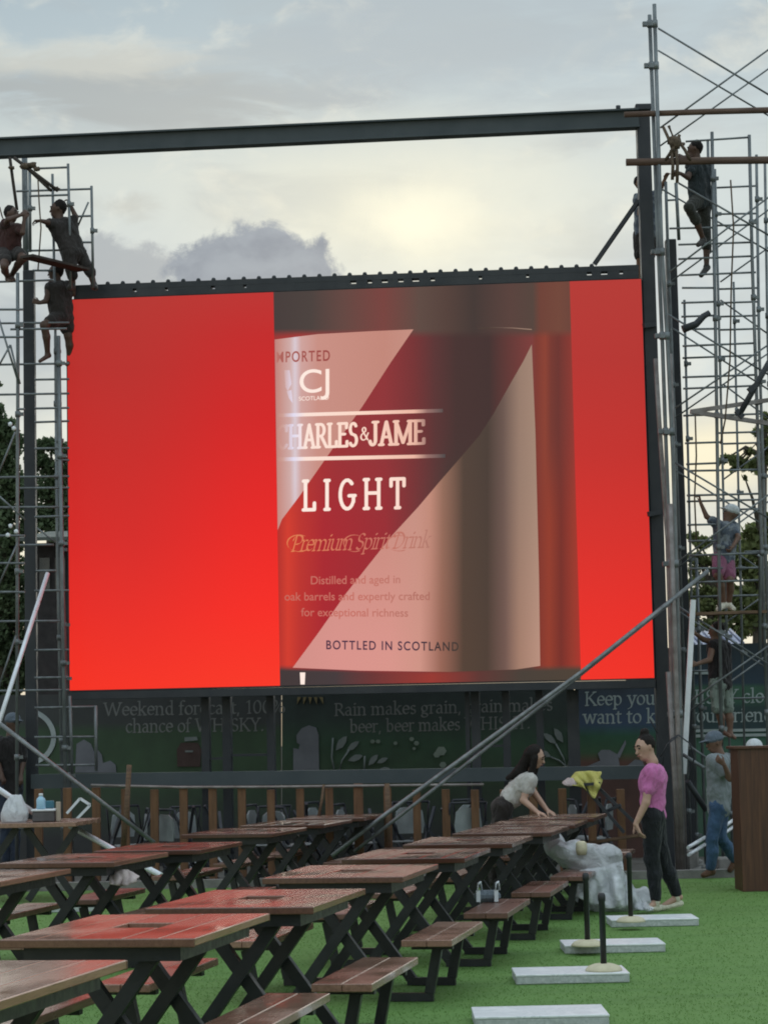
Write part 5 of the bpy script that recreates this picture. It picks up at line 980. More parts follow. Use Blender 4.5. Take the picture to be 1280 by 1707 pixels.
# ------------------------------------------------------------------ bodies: smooth unions turned into one surface
def surface(prims, h, name, mat, parent, wob=0.0, wscale=9.0, seed=0, fold=0.0, crease=0.0, strand=0.0):
    pts = []
    for p in prims:
        if p[0] == 'c': pts += [p[1] - max(p[3], p[4]), p[1] + max(p[3], p[4]), p[2] - max(p[3], p[4]), p[2] + max(p[3], p[4])]
        else: r_ = max(p[3]); pts += [p[1] - r_, p[1] + r_]
    lo = np.min(pts, 0) - 3 * h; hi = np.max(pts, 0) + 3 * h; N = np.ceil((hi - lo) / h).astype(int) + 1
    F = np.full(N, 1.0, np.float32); ax = [lo[i] + h * np.arange(N[i]) for i in range(3)]
    for p in prims:
        k = p[-1]; mg = k + 3 * h
        if p[0] == 'c': rm = max(p[3], p[4]); a0, a1 = np.minimum(p[1], p[2]) - rm - mg, np.maximum(p[1], p[2]) + rm + mg
        else: rm = max(p[3]); a0, a1 = p[1] - rm - mg, p[1] + rm + mg
        i0 = np.clip(np.floor((a0 - lo) / h).astype(int), 0, N - 1); i1 = np.clip(np.ceil((a1 - lo) / h).astype(int) + 1, 1, N)
        X, Y_, Z = np.meshgrid(*[ax[i][i0[i]:i1[i]] for i in range(3)], indexing='ij')
        if p[0] == 'c':
            ab = p[2] - p[1]; L2 = ab @ ab + 1e-12
            t = np.clip(((X - p[1][0]) * ab[0] + (Y_ - p[1][1]) * ab[1] + (Z - p[1][2]) * ab[2]) / L2, 0, 1)
            d = np.sqrt((X - p[1][0] - t * ab[0]) ** 2 + (Y_ - p[1][1] - t * ab[1]) ** 2 + (Z - p[1][2] - t * ab[2]) ** 2) - (p[3] + (p[4] - p[3]) * t)
        else:
            q = [sum((c - p[1][j]) * p[2][i][j] for j, c in enumerate((X, Y_, Z))) / p[3][i] for i in range(3)]
            d = (np.sqrt(q[0] ** 2 + q[1] ** 2 + q[2] ** 2) - 1) * min(p[3])
        sl_ = tuple(slice(i0[i], i1[i]) for i in range(3)); f = F[sl_]; e = np.clip(k - np.abs(f - d), 0, None) / max(k, 1e-6)
        F[sl_] = np.minimum(f, d) - e * e * k * .25
    if fold:
        X, Y_, Z = np.meshgrid(*ax, indexing='ij'); F += fold * (np.abs(np.sin(11 * X + 8 * Z + 2.5 * np.sin(6 * Z + 5 * Y_))) + .6 * np.abs(np.sin(29 * Z - 21 * X + 3 * np.sin(9 * X))) + .4 * np.abs(np.sin(47 * X + 31 * Y_ + 2 * np.sin(15 * Z))) - 1.0)
    if wob:
        X, Y_, Z = np.meshgrid(*ax, indexing='ij'); s = wscale
        F += wob * (np.sin(s * X + 2.1 * np.sin(s * .7 * Z + seed) + seed) * np.sin(s * 1.3 * Z + 1.7 * np.sin(s * .9 * Y_)) + .5 * np.sin(2.3 * s * X + 1.9 * s * Z + seed * 2) * np.sin(2.1 * s * Y_ - 1.2 * s * Z))
    ins = F < 0; sh = N - 1
    cnt = np.zeros(sh, np.int8)
    for a in (0, 1):
        for b_ in (0, 1):
            for c in (0, 1): cnt += ins[a:a + sh[0], b_:b_ + sh[1], c:c + sh[2]]
    m = (cnt > 0) & (cnt < 8); idx = np.full(sh, -1); n = int(m.sum()); idx[m] = np.arange(n); I = np.argwhere(m)
    acc = np.zeros((n, 3)); num = np.zeros(n); corner = lambda o: F[I[:, 0] + o[0], I[:, 1] + o[1], I[:, 2] + o[2]]
    for axis in range(3):
        for u in (0, 1):
            for v in (0, 1):
                o0 = [0, 0, 0]; oth = [i for i in range(3) if i != axis]; o0[oth[0]] = u; o0[oth[1]] = v; o1 = list(o0); o1[axis] = 1
                f0, f1 = corner(o0), corner(o1); x = (f0 < 0) != (f1 < 0); t = np.where(x, f0 / np.where(x, f0 - f1, 1), 0)
                P = np.tile(np.array(o0, float), (n, 1)); P[:, axis] += t; acc[x] += P[x]; num[x] += 1
    V = lo + h * (I + acc / num[:, None]); faces = []
    for axis in range(3):
        oth = [(axis + 1) % 3, (axis + 2) % 3]; s0 = [slice(None)] * 3; s1 = [slice(None)] * 3; s0[axis] = slice(0, -1); s1[axis] = slice(1, None)
        a, b_ = ins[tuple(s0)], ins[tuple(s1)]; E = np.argwhere(a != b_); ok = np.all([(E[:, o] > 0) & (E[:, o] < N[o] - 1) for o in oth], 0); E = E[ok]
        def cell(d0, d1): q = E.copy(); q[:, oth[0]] -= d0; q[:, oth[1]] -= d1; return idx[q[:, 0], q[:, 1], q[:, 2]]
        Q = np.stack([cell(1, 1), cell(0, 1), cell(0, 0), cell(1, 0)], 1); fl = ~a[E[:, 0], E[:, 1], E[:, 2]]; Q[fl] = Q[fl][:, ::-1]; faces.append(Q)
    Q = np.concatenate(faces); Q = Q[(Q >= 0).all(1)]
    for _ in range(2):                                    # light smoothing
        S_ = np.zeros_like(V); c_ = np.zeros(n)
        for i in range(4):
            for j in (1, 3): np.add.at(S_, Q[:, i], V[Q[:, (i + j) % 4]]); np.add.at(c_, Q[:, i], 1)
        V = V * .5 + .5 * S_ / np.maximum(c_, 1)[:, None]
    if crease or strand:
        vn = np.zeros_like(V); fn_ = np.cross(V[Q[:, 2]] - V[Q[:, 0]], V[Q[:, 3]] - V[Q[:, 1]])
        for i in range(4): np.add.at(vn, Q[:, i], fn_)
        vn /= np.linalg.norm(vn, axis=1)[:, None] + 1e-9; NV = mathutils.noise.noise; VV = mathutils.Vector
        for i in range(n):
            p_ = V[i]
            if crease: d_ = crease * ((1 - 2.6 * abs(NV(VV((p_[0] * 9 + seed, p_[1] * 9, p_[2] * 5 + p_[0] * 3))))) + .5 * (1 - 2.6 * abs(NV(VV((p_[0] * 19, p_[1] * 19 + seed, p_[2] * 13 - p_[0] * 8))))) - .35)
            else: d_ = strand * NV(VV((p_[0] * 60, p_[1] * 60, p_[2] * 9)))
            V[i] = p_ + vn[i] * d_
    org = np.array(parent.location) if parent is not None else np.array([V[:, 0].mean(), V[:, 1].mean(), V[:, 2].min()])
    me = bpy.data.meshes.new(name); me.from_pydata((V - org).tolist(), [], Q.tolist()); me.materials.append(mat)
    me.polygons.foreach_set('use_smooth', np.ones(len(Q), bool)); me.update(); o = bpy.data.objects.new(name, me); COL.objects.link(o)
    if parent is not None: o.parent = parent
    else: o.location = tuple(float(x) for x in org)
    return o
Cc_ = lambda a, b_, ra, rb, k=.03: ('c', np.asarray(a, float), np.asarray(b_, float), ra, rb, k)
def El(c, f, up, r_, k=.03):                              # ellipsoid: radii along side, face direction, up
    up = nrm(up); f = nrm(f - (f @ up) * up); s = np.cross(f, up); return ('e', np.asarray(c, float), (s, f, up), r_, k)
def hand_prims(w, d, pn, s, curl=35, spread=.35):
    """palm and five bent fingers: w wrist, d direction, pn palm normal (fingers close that way)"""
    d = nrm(d); pn = nrm(pn - (pn @ d) * d); sd = np.cross(d, pn); P = []; pe = w + d * .085 * s
    for i in (-1.5, -.5, .5, 1.5): P.append(Cc_(w + d * .015 * s + sd * i * .010 * s, pe + sd * i * .019 * s, .016 * s, .0125 * s, .008))
    for i, L in zip((-1.5, -.5, .5, 1.5), (.066, .078, .073, .056)):
        a = pe + sd * i * .0205 * s; dd = nrm(d + sd * i * .06 * spread); c1 = R(curl + 4 * i); e1 = nrm(dd * math.cos(c1) + pn * math.sin(c1)); b_ = a + e1 * L * .55 * s
        c2 = R(curl * 2.1 + 6 * i); e2 = nrm(dd * math.cos(c2) + pn * math.sin(c2)); P += [Cc_(a, b_, .0098 * s, .0088 * s, .005), Cc_(b_, b_ + e2 * L * .5 * s, .0088 * s, .007 * s, .003)]
    t0 = w + d * .025 * s - sd * .026 * s; t1 = t0 + nrm(d * .7 - sd * .6 + pn * .35) * .045 * s; t2 = t1 + nrm(d * .9 + pn * .5 - sd * .1) * .032 * s
    return P + [Cc_(t0, t1, .015 * s, .0115 * s, .010), Cc_(t1, t2, .0112 * s, .008 * s, .003)]
def person(label, Y, J, face, s=1.0, sk=SK1, shirt=None, sleeve=.5, shirt_end=1.0, pants=None, leg_end=1.0, shoes=None, hair='short', cap=None, female=False, h=.009, group=None, curl=40, palm=None, wob=.006, hem=.10, feet_at=None, extra=None, sandals=None):
    """J: joint -> (u, v, distance offset); limbs follow the photo's pose"""
    P = {k: A(v[0], v[1], Y + (v[2] if len(v) > 2 else 0)) for k, v in J.items()}
    face = nrm(face); t = thing('person', label, 'person', P['anL'] * np.array([1, 1, 1]) if feet_at is None else feet_at, group)
    up = nrm(nrm(P['head'] - P['neck']) + np.array([0, 0, .9])); hc = P['head']; f = nrm(face - (face @ up) * up); sd = np.cross(f, up)
    mS, mH = (P['shL'] + P['shR']) / 2, (P['hipL'] + P['hipR']) / 2; w = .072 if female else .09
    tor = []
    for q in 'LR':
        a = mS + (P['sh' + q] - mS) * .62 + nrm(mH - mS) * .07 * s; b_ = mH + (P['hip' + q] - mH) * .62; wa = a + (b_ - a) * .62; wa = wa + (mS + (mH - mS) * .62 - wa) * (.28 if female else .1)
        tor += [Cc_(a, wa, .098 * s, w * s, .05), Cc_(wa, b_, w * s, .108 * s, .05), Cc_(mS + (P['sh' + q] - mS) * .3, P['sh' + q], .055 * s, .058 * s, .04)]
    tor += [Cc_(mS + nrm(mH - mS) * .05 * s, mS + (mH - mS) * .6, .095 * s, .085 * s, .05)]
    if female:
        fr_ = nrm(face - (face @ nrm(mS - mH)) * nrm(mS - mH))
        tor += [El(mS + (mH - mS) * .32 + fr_ * .066 * s + (P['sh' + q] - mS) * .42, fr_, nrm(mS - mH), (.058 * s, .048 * s, .062 * s), .04) for q in 'LR']
    arms = {q: [Cc_(P['sh' + q], P['el' + q], .052 * s, .038 * s, .03), Cc_(P['el' + q], P['wr' + q], .039 * s, .026 * s, .012)] for q in 'LR'}
    legs = {}
    for q in 'LR':
        kn, an, hp = P['kn' + q], P['an' + q], P['hip' + q]; bk = nrm(np.cross(np.cross(hp - an, face), hp - an)) if np.linalg.norm(np.cross(hp - an, face)) > 1e-3 else -face
        if bk @ face > 0: bk = -bk
        legs[q] = [Cc_(hp, kn, .092 * s, .058 * s, .03), Cc_(kn, kn + (an - kn) * .4 + bk * .015 * s, .056 * s, .054 * s, .02), Cc_(kn + (an - kn) * .4 + bk * .015 * s, an, .054 * s, .036 * s, .02)]
    feet = {q: [Cc_(P['an' + q] - [0, 0, .03 * s], P['to' + q], .036 * s, .026 * s, .02), Cc_(P['an' + q], P['an' + q] + (P['an' + q] - P['to' + q]) * .22 - [0, 0, .045 * s], .036 * s, .032 * s, .02)] for q in 'LR'}
    head = [El(hc + up * .022 * s - f * .012 * s, f, up, (.078 * s, .098 * s, .092 * s), .02), Cc_(hc + f * .028 * s - up * .005 * s, hc + f * .045 * s - up * .078 * s, .064 * s, .040 * s, .03), Cc_(P['neck'], hc - up * .04 * s - f * .015 * s, .056 * s, .052 * s, .03),
            Cc_(hc + f * .085 * s + up * .006 * s, hc + f * .108 * s - up * .026 * s, .010 * s, .015 * s, .012), Cc_(hc + f * .083 * s - up * .058 * s + sd * .018 * s, hc + f * .083 * s - up * .058 * s - sd * .018 * s, .012 * s, .012 * s, .008)]
    for e in (-1, 1):
        head += [Cc_(hc + sd * e * .078 * s + up * .012 * s - f * .012 * s, hc + sd * e * .078 * s - up * .022 * s - f * .008 * s, .014 * s, .011 * s, .006), Cc_(hc + f * .080 * s + sd * e * .015 * s + up * .030 * s, hc + f * .070 * s + sd * e * .048 * s + up * .030 * s, .011 * s, .010 * s, .012)]
    hands = []
    for q in 'LR':
        d = P['hd' + q] - P['wr' + q] if 'hd' + q in P else P['wr' + q] - P['el' + q]; hands += hand_prims(P['wr' + q], d, np.asarray((palm or {}).get(q, (0, 0, -1)), float) + 1e-3, s, curl)
    def infl(ps, g, frac=None):
        o = []
        for p in ps: o.append((*p[:3], p[3] + g, p[4] + g, p[5]) if p[0] == 'c' else (p[0], p[1], p[2], tuple(x + g for x in p[3]), p[4]))
        return o
    def cut(p, fr): return (p[0], p[1], p[1] + (p[2] - p[1]) * fr, p[3], p[3] + (p[4] - p[3]) * fr, p[5])
    surface(tor + arms['L'] + arms['R'] + legs['L'] + legs['R'] + feet['L'] + feet['R'] + head + hands, h, 'body', sk, t)
    for e in (-1, 1):
        k = MB(); c = hc + f * .086 * s + sd * e * .033 * s + up * .012 * s; k.blob(c, .014 * s, .014 * s, .009 * s, 8); k.build('eye', EYE, t); k = MB(); k.tube([c + up * .026 * s - sd * e * .020 * s + f * .008 * s, c + up * .032 * s + f * .010 * s, c + up * .024 * s + sd * e * .020 * s - f * .002 * s], .0055 * s, 6); k.build('eyebrow', HAIR, t)
    k = MB(); k.tube([hc + f * .098 * s - up * .057 * s + sd * .02 * s, hc + f * .0985 * s - up * .0575 * s, hc + f * .098 * s - up * .057 * s - sd * .02 * s], .0055 * s, 6); k.build('mouth', LIP, t)
    if shirt is not None:
        tt = [p for p in tor]
        if shirt_end < 1: tt = [cut(p, max(.05, (shirt_end - .0) if i % 3 == 1 else 1)) if p[0] == 'c' and i < 6 and i % 3 == 1 else p for i, p in enumerate(tor)]
        ps = infl(tt, .020 * s)
        if sleeve > 0:
            for q in 'LR':
                fr1 = min(1, sleeve); c = cut(arms[q][0], fr1); ps.append((*c[:3], c[3] + .018 * s, c[4] + .020 * s, c[5]))
                if sleeve > 1: c = cut(arms[q][1], sleeve - 1); ps.append((*c[:3], c[3] + .014 * s, c[4] + .014 * s, c[5]))
        surface(ps, h, 'shirt', shirt, t, wob * .6, 15, 1.3, crease=.010)
    if pants is not None:
        ps = infl([Cc_(p[1] + (p[2] - p[1]) * hem, p[2], p[3], p[4], p[5]) if i % 3 == 1 else p for i, p in enumerate(tor[:6]) if i % 3 == 1], .010 * s)
        for q in 'LR':
            L = legs[q]
            if leg_end <= 1: c = cut(L[0], leg_end); ps.append((*c[:3], c[3] + .016 * s, c[4] + .026 * s, c[5]))
            else:
                ps += infl([L[0], L[1]], .015 * s); e = (leg_end - 1); ps.append(Cc_(L[2][1], L[2][1] + (L[2][2] - L[2][1]) * max(.08, (e - .4) / .6), L[2][3] + .015 * s, L[2][4] + .020 * s - .006 * (1 if female else 0), .02))
        surface(ps, h, 'trousers' if leg_end > 1 else 'shorts', pants, t, wob * .5, 13, 4.1, crease=.006)
    if shoes is not None:
        for q in 'LR': surface(infl(feet[q], .010 * s), h * .9, 'shoe', shoes, t)
    if sandals is not None:
        for q in 'LR':
            d_ = P['to' + q] - P['an' + q]; d_[2] = 0; d_ = nrm(d_); z_ = np.array([P['an' + q][0], P['an' + q][1], max(P['an' + q][2] - .082 * s, P['to' + q][2] - .018 * s)]); surface([Cc_(z_ - d_ * .04 * s, P['to' + q] + d_ * .02 * s - [0, 0, .012 * s], .030 * s, .032 * s, .01), Cc_(P['an' + q] - [0, 0, .02], P['an' + q] - [0, 0, .035], .043 * s, .04 * s, .01)], h * .9, 'sandal', sandals, t)
    if hair != 'none' and hair is not None:
        cr = hc + up * .032 * s - f * .018 * s; hp = [El(cr, f, up, (.088 * s, .102 * s, .096 * s), .02), Cc_(hc - f * .07 * s + up * .02 * s, hc - f * .06 * s - up * .035 * s, .05 * s, .04 * s, .03)]
        # the ellipsoid is pushed back so that the face stays clear
        hp[0] = El(cr - f * .014 * s + up * .010 * s, f, up, (.089 * s, .090 * s, .094 * s), .02)
        if hair == 'bun': hp.append(El(cr + up * .115 * s - f * .035 * s, f, up, (.045 * s, .045 * s, .04 * s), .015))
        if hair == 'long':
            b0 = hc - f * .06 * s; b1 = P['neck'] - f * .03 * s + (mH - mS) * .12; hp += [Cc_(b0, b1, .075 * s, .07 * s, .04), Cc_(b1, b1 + (mH - mS) * .3 - f * .06, .07 * s, .03 * s, .04)]
            hp += [Cc_(hc + sd * e * .07 * s + f * .01, hc + sd * e * .06 * s - up * .15 * s + np.array([0, 0, -.08]), .035 * s, .045 * s, .03) for e in (-1, 1)]
        if cap is not None: hp = hp[1:2]
        surface(hp, h * .9, 'hair', HAIR, t, .002, 40, .5, strand=.005)
    if cap is not None:
        cr = hc + up * .045 * s - f * .008 * s
        surface([El(cr + up * .012 * s, f, up, (.096 * s, .116 * s, .088 * s), .01), El(cr - up * .012 * s, f, up, (.097 * s, .117 * s, .03 * s), .01), El(cr + f * .125 * s + up * .0 * s, nrm(f - up * .15), up, (.07 * s, .075 * s, .012 * s), .008)], h * .8, 'cap', cap, t)
    if extra: extra(t, P, dict(hc=hc, f=f, up=up, sd=sd))
    return t
PINK = cloth('pink_knit', (.52, .155, .36), .85, .82); BLK = cloth('black_trouser_cloth', (.014, .016, .019), .8, .7); CREAMC = cloth('off_white_cotton', (.46, .44, .41), .85, .82); DARKB = cloth('dark_brown_trousers', (.030, .024, .022), .85, .7)
GREYT = cloth('grey_tee', (.20, .225, .235), .85, .78); JEANS = cloth('blue_denim', (.055, .105, .19), .85, .55); TANK = cloth('black_tank_cloth', (.020, .017, .018), .85, .7); CAMO = cloth('grey_green_camouflage', (.20, .24, .21), .85, .7, (.10, .125, .105))
BLUET = cloth('dusty_blue_tee', (.10, .12, .155), .85, .6, (.18, .20, .22)); PINKS = cloth('faded_pink_shorts', (.27, .10, .165), .85, .7); RUST = cloth('dark_red_tee', (.055, .024, .022), .85, .7); GRB = cloth('grey_brown_work_cloth', (.034, .029, .027), .85, .7); SLATE = cloth('dark_slate_tee', (.028, .036, .040), .85, .7)
OLIVE = cloth('dark_olive_shorts', (.035, .036, .030), .85, .7); SHOEW = cloth('white_slipper', (.60, .57, .46), .6, .85); SHOED = cloth('dark_shoe', (.04, .035, .03), .6, .7); SHOEB = cloth('brown_boot', (.11, .055, .03), .6, .7); CAPG = cloth('grey_blue_cap', (.10, .125, .155), .85, .8); CAPW = cloth('white_cap', (.52, .55, .56), .8, .8); DKT = cloth('dark_shirt', (.020, .018, .018), .85, .7); DKJ = cloth('dark_denim', (.025, .035, .055), .85, .7)
LEFTW = (-.88, -.48, .03)
person('woman with hair bun, pink top and black trousers standing on the grass', 21.45, dict(head=(1074, 1247), neck=(1087, 1270), shL=(1085, 1288, -.15), shR=(1092, 1287, .16), elL=(1076, 1338, -.2), wrL=(1059, 1374, -.2), hdL=(1066, 1390, -.2), elR=(1080, 1340, .2), wrR=(1064, 1366, .12), hipL=(1087, 1362, -.09), hipR=(1088, 1362, .09), knL=(1086, 1432, -.08), anL=(1092, 1500, -.08), toL=(1083, 1512, -.12), knR=(1104, 1436, .1), anR=(1127, 1492, .12), toR=(1104, 1511, .08)),
       LEFTW, .97, SK2, PINK, .55, .8, BLK, 1.94, None, 'bun', None, True, .008, palm=dict(L=(1, .2, .3), R=(1, 0, 0)), curl=18, hem=.0, sandals=SHOEW)
person('woman with long dark hair and cropped white top, bent over a table', 25.05, dict(head=(892, 1262, -.1), neck=(877, 1282, -.02), shL=(875, 1297, .16), shR=(882, 1301, -.16), elL=(890, 1322, .14), wrL=(911, 1350, -.05), hdL=(922, 1357, -.1), elR=(872, 1334, -.2), wrR=(894, 1353, -.3), hdR=(906, 1358, -.34), hipL=(836, 1345, .1), hipR=(838, 1347, -.08), knL=(826, 1412, .12), anL=(820, 1462, .1), toL=(838, 1468, .05), knR=(830, 1414, -.05), anR=(822, 1466, -.05), toR=(840, 1472, -.1)),
       (1, -.25, -.35), .98, SK2, CREAMC, .42, .12, DARKB, 1.95, SHOED, 'long', None, True, .008, palm=dict(L=(0, 0, -1), R=(0, 0, -1)), curl=14, hem=.0)
person('man in grey tee, blue jeans and cap walking beside the wooden counter', 26.2, dict(head=(1190, 1238), neck=(1200, 1258), shL=(1188, 1268, -.12), shR=(1210, 1266, .14), elL=(1216, 1298, -.22), wrL=(1206, 1274, -.3), hdL=(1196, 1266, -.3), elR=(1214, 1305, .2), wrR=(1196, 1300, .1), hipL=(1195, 1348, -.08), hipR=(1200, 1347, .09), knL=(1186, 1398, -.1), anL=(1184, 1449, -.05), toL=(1172, 1459, -.1), knR=(1199, 1396, .0), anR=(1224, 1434, .15), toR=(1216, 1450, .12)),
       (-1, -.2, -.06), .95, SK4, GREYT, .62, 1.0, JEANS, 1.95, SHOEB, 'short', CAPG, False, .009, palm=dict(L=(.2, .5, .2), R=(0, .6, 0)))
person('man in a black tank top and camouflage shorts gripping the bright aluminium pole', 27.6, dict(head=(1193, 1052), neck=(1196, 1067), shL=(1188, 1076, -.1), shR=(1208, 1077, .12), elL=(1182, 1100, -.2), wrL=(1160, 1107, -.35), hdL=(1150, 1108, -.42), elR=(1172, 1066, -.1), wrR=(1158, 1056, -.35), hdR=(1150, 1053, -.42), hipL=(1194, 1140, -.08), hipR=(1206, 1140, .08), knL=(1196, 1183, -.12), anL=(1203, 1216, -.05), toL=(1216, 1227, -.2), knR=(1212, 1183, .06), anR=(1216, 1220, .06), toR=(1224, 1230, -.1)),
       (-1, .1, .05), .88, SK4, TANK, 0, 1.0, CAMO, .95, None, 'short', None, False, .009, palm=dict(L=(0, 1, 0), R=(0, 1, 0)), curl=60)
person('man in a white cap, blue tee and pink shorts climbing with one arm raised', 27.72, dict(head=(1217, 856), neck=(1211, 869), shL=(1198, 876, -.1), shR=(1222, 878, .1), elL=(1177, 861, -.16), wrL=(1167, 838, -.18), hdL=(1165, 826, -.18), elR=(1230, 896, -.1), wrR=(1220, 912, -.2), hipL=(1199, 932, -.06), hipR=(1211, 932, .08), knL=(1196, 958, -.25), anL=(1206, 1006, -.12), toL=(1196, 1016, -.25), knR=(1216, 966, -.15), anR=(1214, 1006, .0), toR=(1222, 1015, -.15)),
       (-.9, -.3, .35), .84, SK4, BLUET, .6, 1.0, PINKS, .85, SHOEW, 'short', CAPW, False, .009, palm=dict(L=(-1, 0, 0), R=(-1, 0, 0)), curl=60)
person('man in dark tee and shorts standing high on the right scaffold beside the rope knot', 27.55, dict(head=(1157, 249), neck=(1161, 264), shL=(1152, 276, -.12), shR=(1177, 274, .1), elL=(1146, 296, -.25), wrL=(1133, 289, -.4), hdL=(1122, 290, -.45), elR=(1150, 262, .05), wrR=(1138, 262, -.3), hdR=(1128, 262, -.4), hipL=(1160, 336, -.08), hipR=(1173, 336, .09), knL=(1148, 346, -.35), anL=(1171, 398, -.1), toL=(1163, 408, -.25), knR=(1174, 388, .05), anR=(1177, 444, .05), toR=(1168, 459, -.1)),
       (-1, .15, .1), .86, SK3, SLATE, .5, 1.0, OLIVE, 1.3, SHOED, 'short', None, False, .009, palm=dict(L=(0, 1, 0), R=(0, 1, 0)), curl=55)
person('man in a blue grey shirt half hidden behind the top of the right steel post', 28.75, dict(head=(1068, 306), neck=(1075, 320), shL=(1064, 330, -.05), shR=(1092, 328, .05), elL=(1066, 356, -.1), wrL=(1070, 338, -.2), elR=(1100, 316, -.1), wrR=(1108, 298, -.2), hipL=(1067, 392), hipR=(1083, 392), knL=(1066, 428, -.05), anL=(1068, 474, .1), toL=(1062, 484, 0), knR=(1082, 428, -.05), anR=(1082, 474, .1), toR=(1082, 484, 0)),
       (.3, -.9, .1), .86, SK1, BLUET, .5, 1.0, GRB, .9, None, 'short', None, False, .01)
person('man in a dark red tee crouching at the far left edge of the scaffold top', 27.9, dict(head=(20, 357), neck=(18, 373), shL=(4, 382, .05), shR=(28, 381, -.1), elL=(14, 366, -.3), wrL=(36, 358, -.2), hdL=(44, 352, -.2), elR=(38, 388, -.2), wrR=(41, 366, -.2), hipL=(8, 420), hipR=(26, 420, .05), knL=(8, 444, -.3), anL=(14, 462, .05), toL=(20, 468, -.1), knR=(40, 430, -.25), anR=(20, 459, .1), toR=(24, 466, -.05)),
       (.85, -.4, .1), .86, SK3, RUST, .6, 1.0, GRB, .6, None, 'short', None, False, .009, palm=dict(L=(.5, 1, 0), R=(.5, 1, 0)), curl=60)
person('tall man in dark work clothes standing on the screen top and reaching left', 28.25, dict(head=(97, 349), neck=(100, 366), shL=(90, 375, -.05), shR=(118, 372, .05), elL=(80, 371, -.2), wrL=(69, 368, -.3), hdL=(60, 368, -.32), elR=(127, 362, .05), wrR=(119, 344, .05), hdR=(115, 334, .05), hipL=(116, 424, -.06), hipR=(131, 422, .07), knL=(119, 450, -.05), anL=(120, 474, 0), toL=(116, 480, -.1), knR=(145, 443, .05), anR=(157, 474, .05), toR=(160, 480, -.06)),
       (-1, -.1, -.1), .93, SK3, GRB, .6, 1.0, GRB, 1.5, SHOED, 'short', None, False, .009, palm=dict(L=(0, 0, -1), R=(-1, 0, 0)), curl=50)
person('barefoot man in brown shorts climbing beside the top left screen corner', 28.45, dict(head=(93, 454), neck=(96, 469), shL=(84, 479, -.1), shR=(111, 477, .1), elL=(77, 502, -.15), wrL=(66, 505, -.2), hdL=(58, 502, -.2), elR=(122, 490, .1), wrR=(124, 470, .05), hipL=(97, 530, -.08), hipR=(110, 530, .1), knL=(74, 542, -.3), anL=(80, 590, -.15), toL=(67, 602, -.25), knR=(114, 560, .1), anR=(116, 600, .2), toR=(112, 608, .1)),
       (-.9, .1, .1), .90, SK3, GRB, 0, 1.0, GRB, .55, None, 'short', None, False, .009, palm=dict(L=(0, 1, 0), R=(-1, 0, 0)), curl=60)
person('man in a cap and dark shirt standing at the far left behind the white pole', 28.6, dict(head=(22, 1206), neck=(18, 1226), shL=(2, 1238, -.1), shR=(34, 1238, .05), elL=(-4, 1268, -.15), wrL=(4, 1292, -.2), elR=(40, 1268, 0), wrR=(36, 1292, -.1), hipL=(10, 1316), hipR=(26, 1316), knL=(10, 1378), anL=(10, 1436), toL=(14, 1448, -.15), knR=(26, 1378), anR=(26, 1436), toR=(32, 1448, -.15)),
       (.7, -.7, -.1), .96, SK3, DKT, .9, 1.0, DKJ, 1.95, SHOED, 'short', CAPG, False, .01)
person('person in a white cap mostly hidden behind the wooden counter', 24.9, dict(head=(1257, 1252), neck=(1259, 1273), shL=(1240, 1288), shR=(1280, 1288), elL=(1238, 1330), wrL=(1240, 1360, -.1), elR=(1282, 1330), wrR=(1278, 1360, -.1), hipL=(1252, 1372), hipR=(1270, 1372), knL=(1252, 1425), anL=(1252, 1470), toL=(1250, 1478, -.15), knR=(1270, 1425), anR=(1270, 1470), toR=(1270, 1478, -.15)),
       (.2, 1, -.25), .95, SK1, GRB, .6, 1.0, DKJ, 1.95, SHOED, 'short', CAPW, False, .011)

# ------------------------------------------------------------------ cloth, plastic sheet, broom stick
YEL = cloth('yellow_cloth', (.52, .48, .14), .8, .8); PWH = cloth('pink_white_cloth', (.48, .40, .38), .8, .8)
def drape(name, lb, top, bot, Y, mat, cat, n=26, m_=9, amp=.05):
    def pl(P, t):
        L = [0]
        for a, b_ in zip(P, P[1:]): L.append(L[-1] + math.dist(a, b_))
        x = t * L[-1]
        for i in range(len(P) - 1):
            if x <= L[i + 1] + 1e-9: f = (x - L[i]) / max(1e-9, L[i + 1] - L[i]); return lerp(P[i], P[i + 1], f)
        return P[-1]
    vs = []
    for j in range(m_ + 1):
        for i in range(n + 1):
            t, w = i / n, j / m_; p = lerp(pl(top, t), pl(bot, t), w); d = amp * (math.sin(11 * t + 3 * w) * .6 + math.sin(23 * t - 4 * w + 1) * .4) * (.3 + w) - .12 * w
            vs.append(A(p[0] + 1.2 * math.sin(9 * w + 7 * t), p[1], Y + d))
    k = MB(); k.add(vs, [(j * (n + 1) + i, j * (n + 1) + i + 1, (j + 1) * (n + 1) + i + 1, (j + 1) * (n + 1) + i) for j in range(m_) for i in range(n)], True)
    o = k.build(name, mat); md = o.modifiers.new('thickness', 'SOLIDIFY'); md.thickness = .008; tag(o, lb, cat); return o
drape('yellow_cloth', 'crumpled yellow cloth hung over the fence beside the woman in pink', [(944, 1304), (958, 1287), (980, 1285), (1001, 1287)], [(950, 1309), (972, 1312), (990, 1332), (1002, 1304)], 26.75, YEL, 'cloth', 40, 14, .09)
fc = thing('folded_frame', 'dark folded metal frame leaning on the fence beneath the yellow cloth', 'frame', A(1010, 1400, 26.6))
for nm, a, b_, w_ in (('top_bar', (942, 1310), (1000, 1306), .04), ('leg', (972, 1310), (1040, 1388), .045), ('leg', (992, 1308), (1058, 1372), .035), ('stretcher', (1012, 1352), (1034, 1342), .025)):
    k = MB(); k.bar(A(*a, 26.72), A(*b_, 26.62), w_, .035); k.build(nm, DKM, fc)
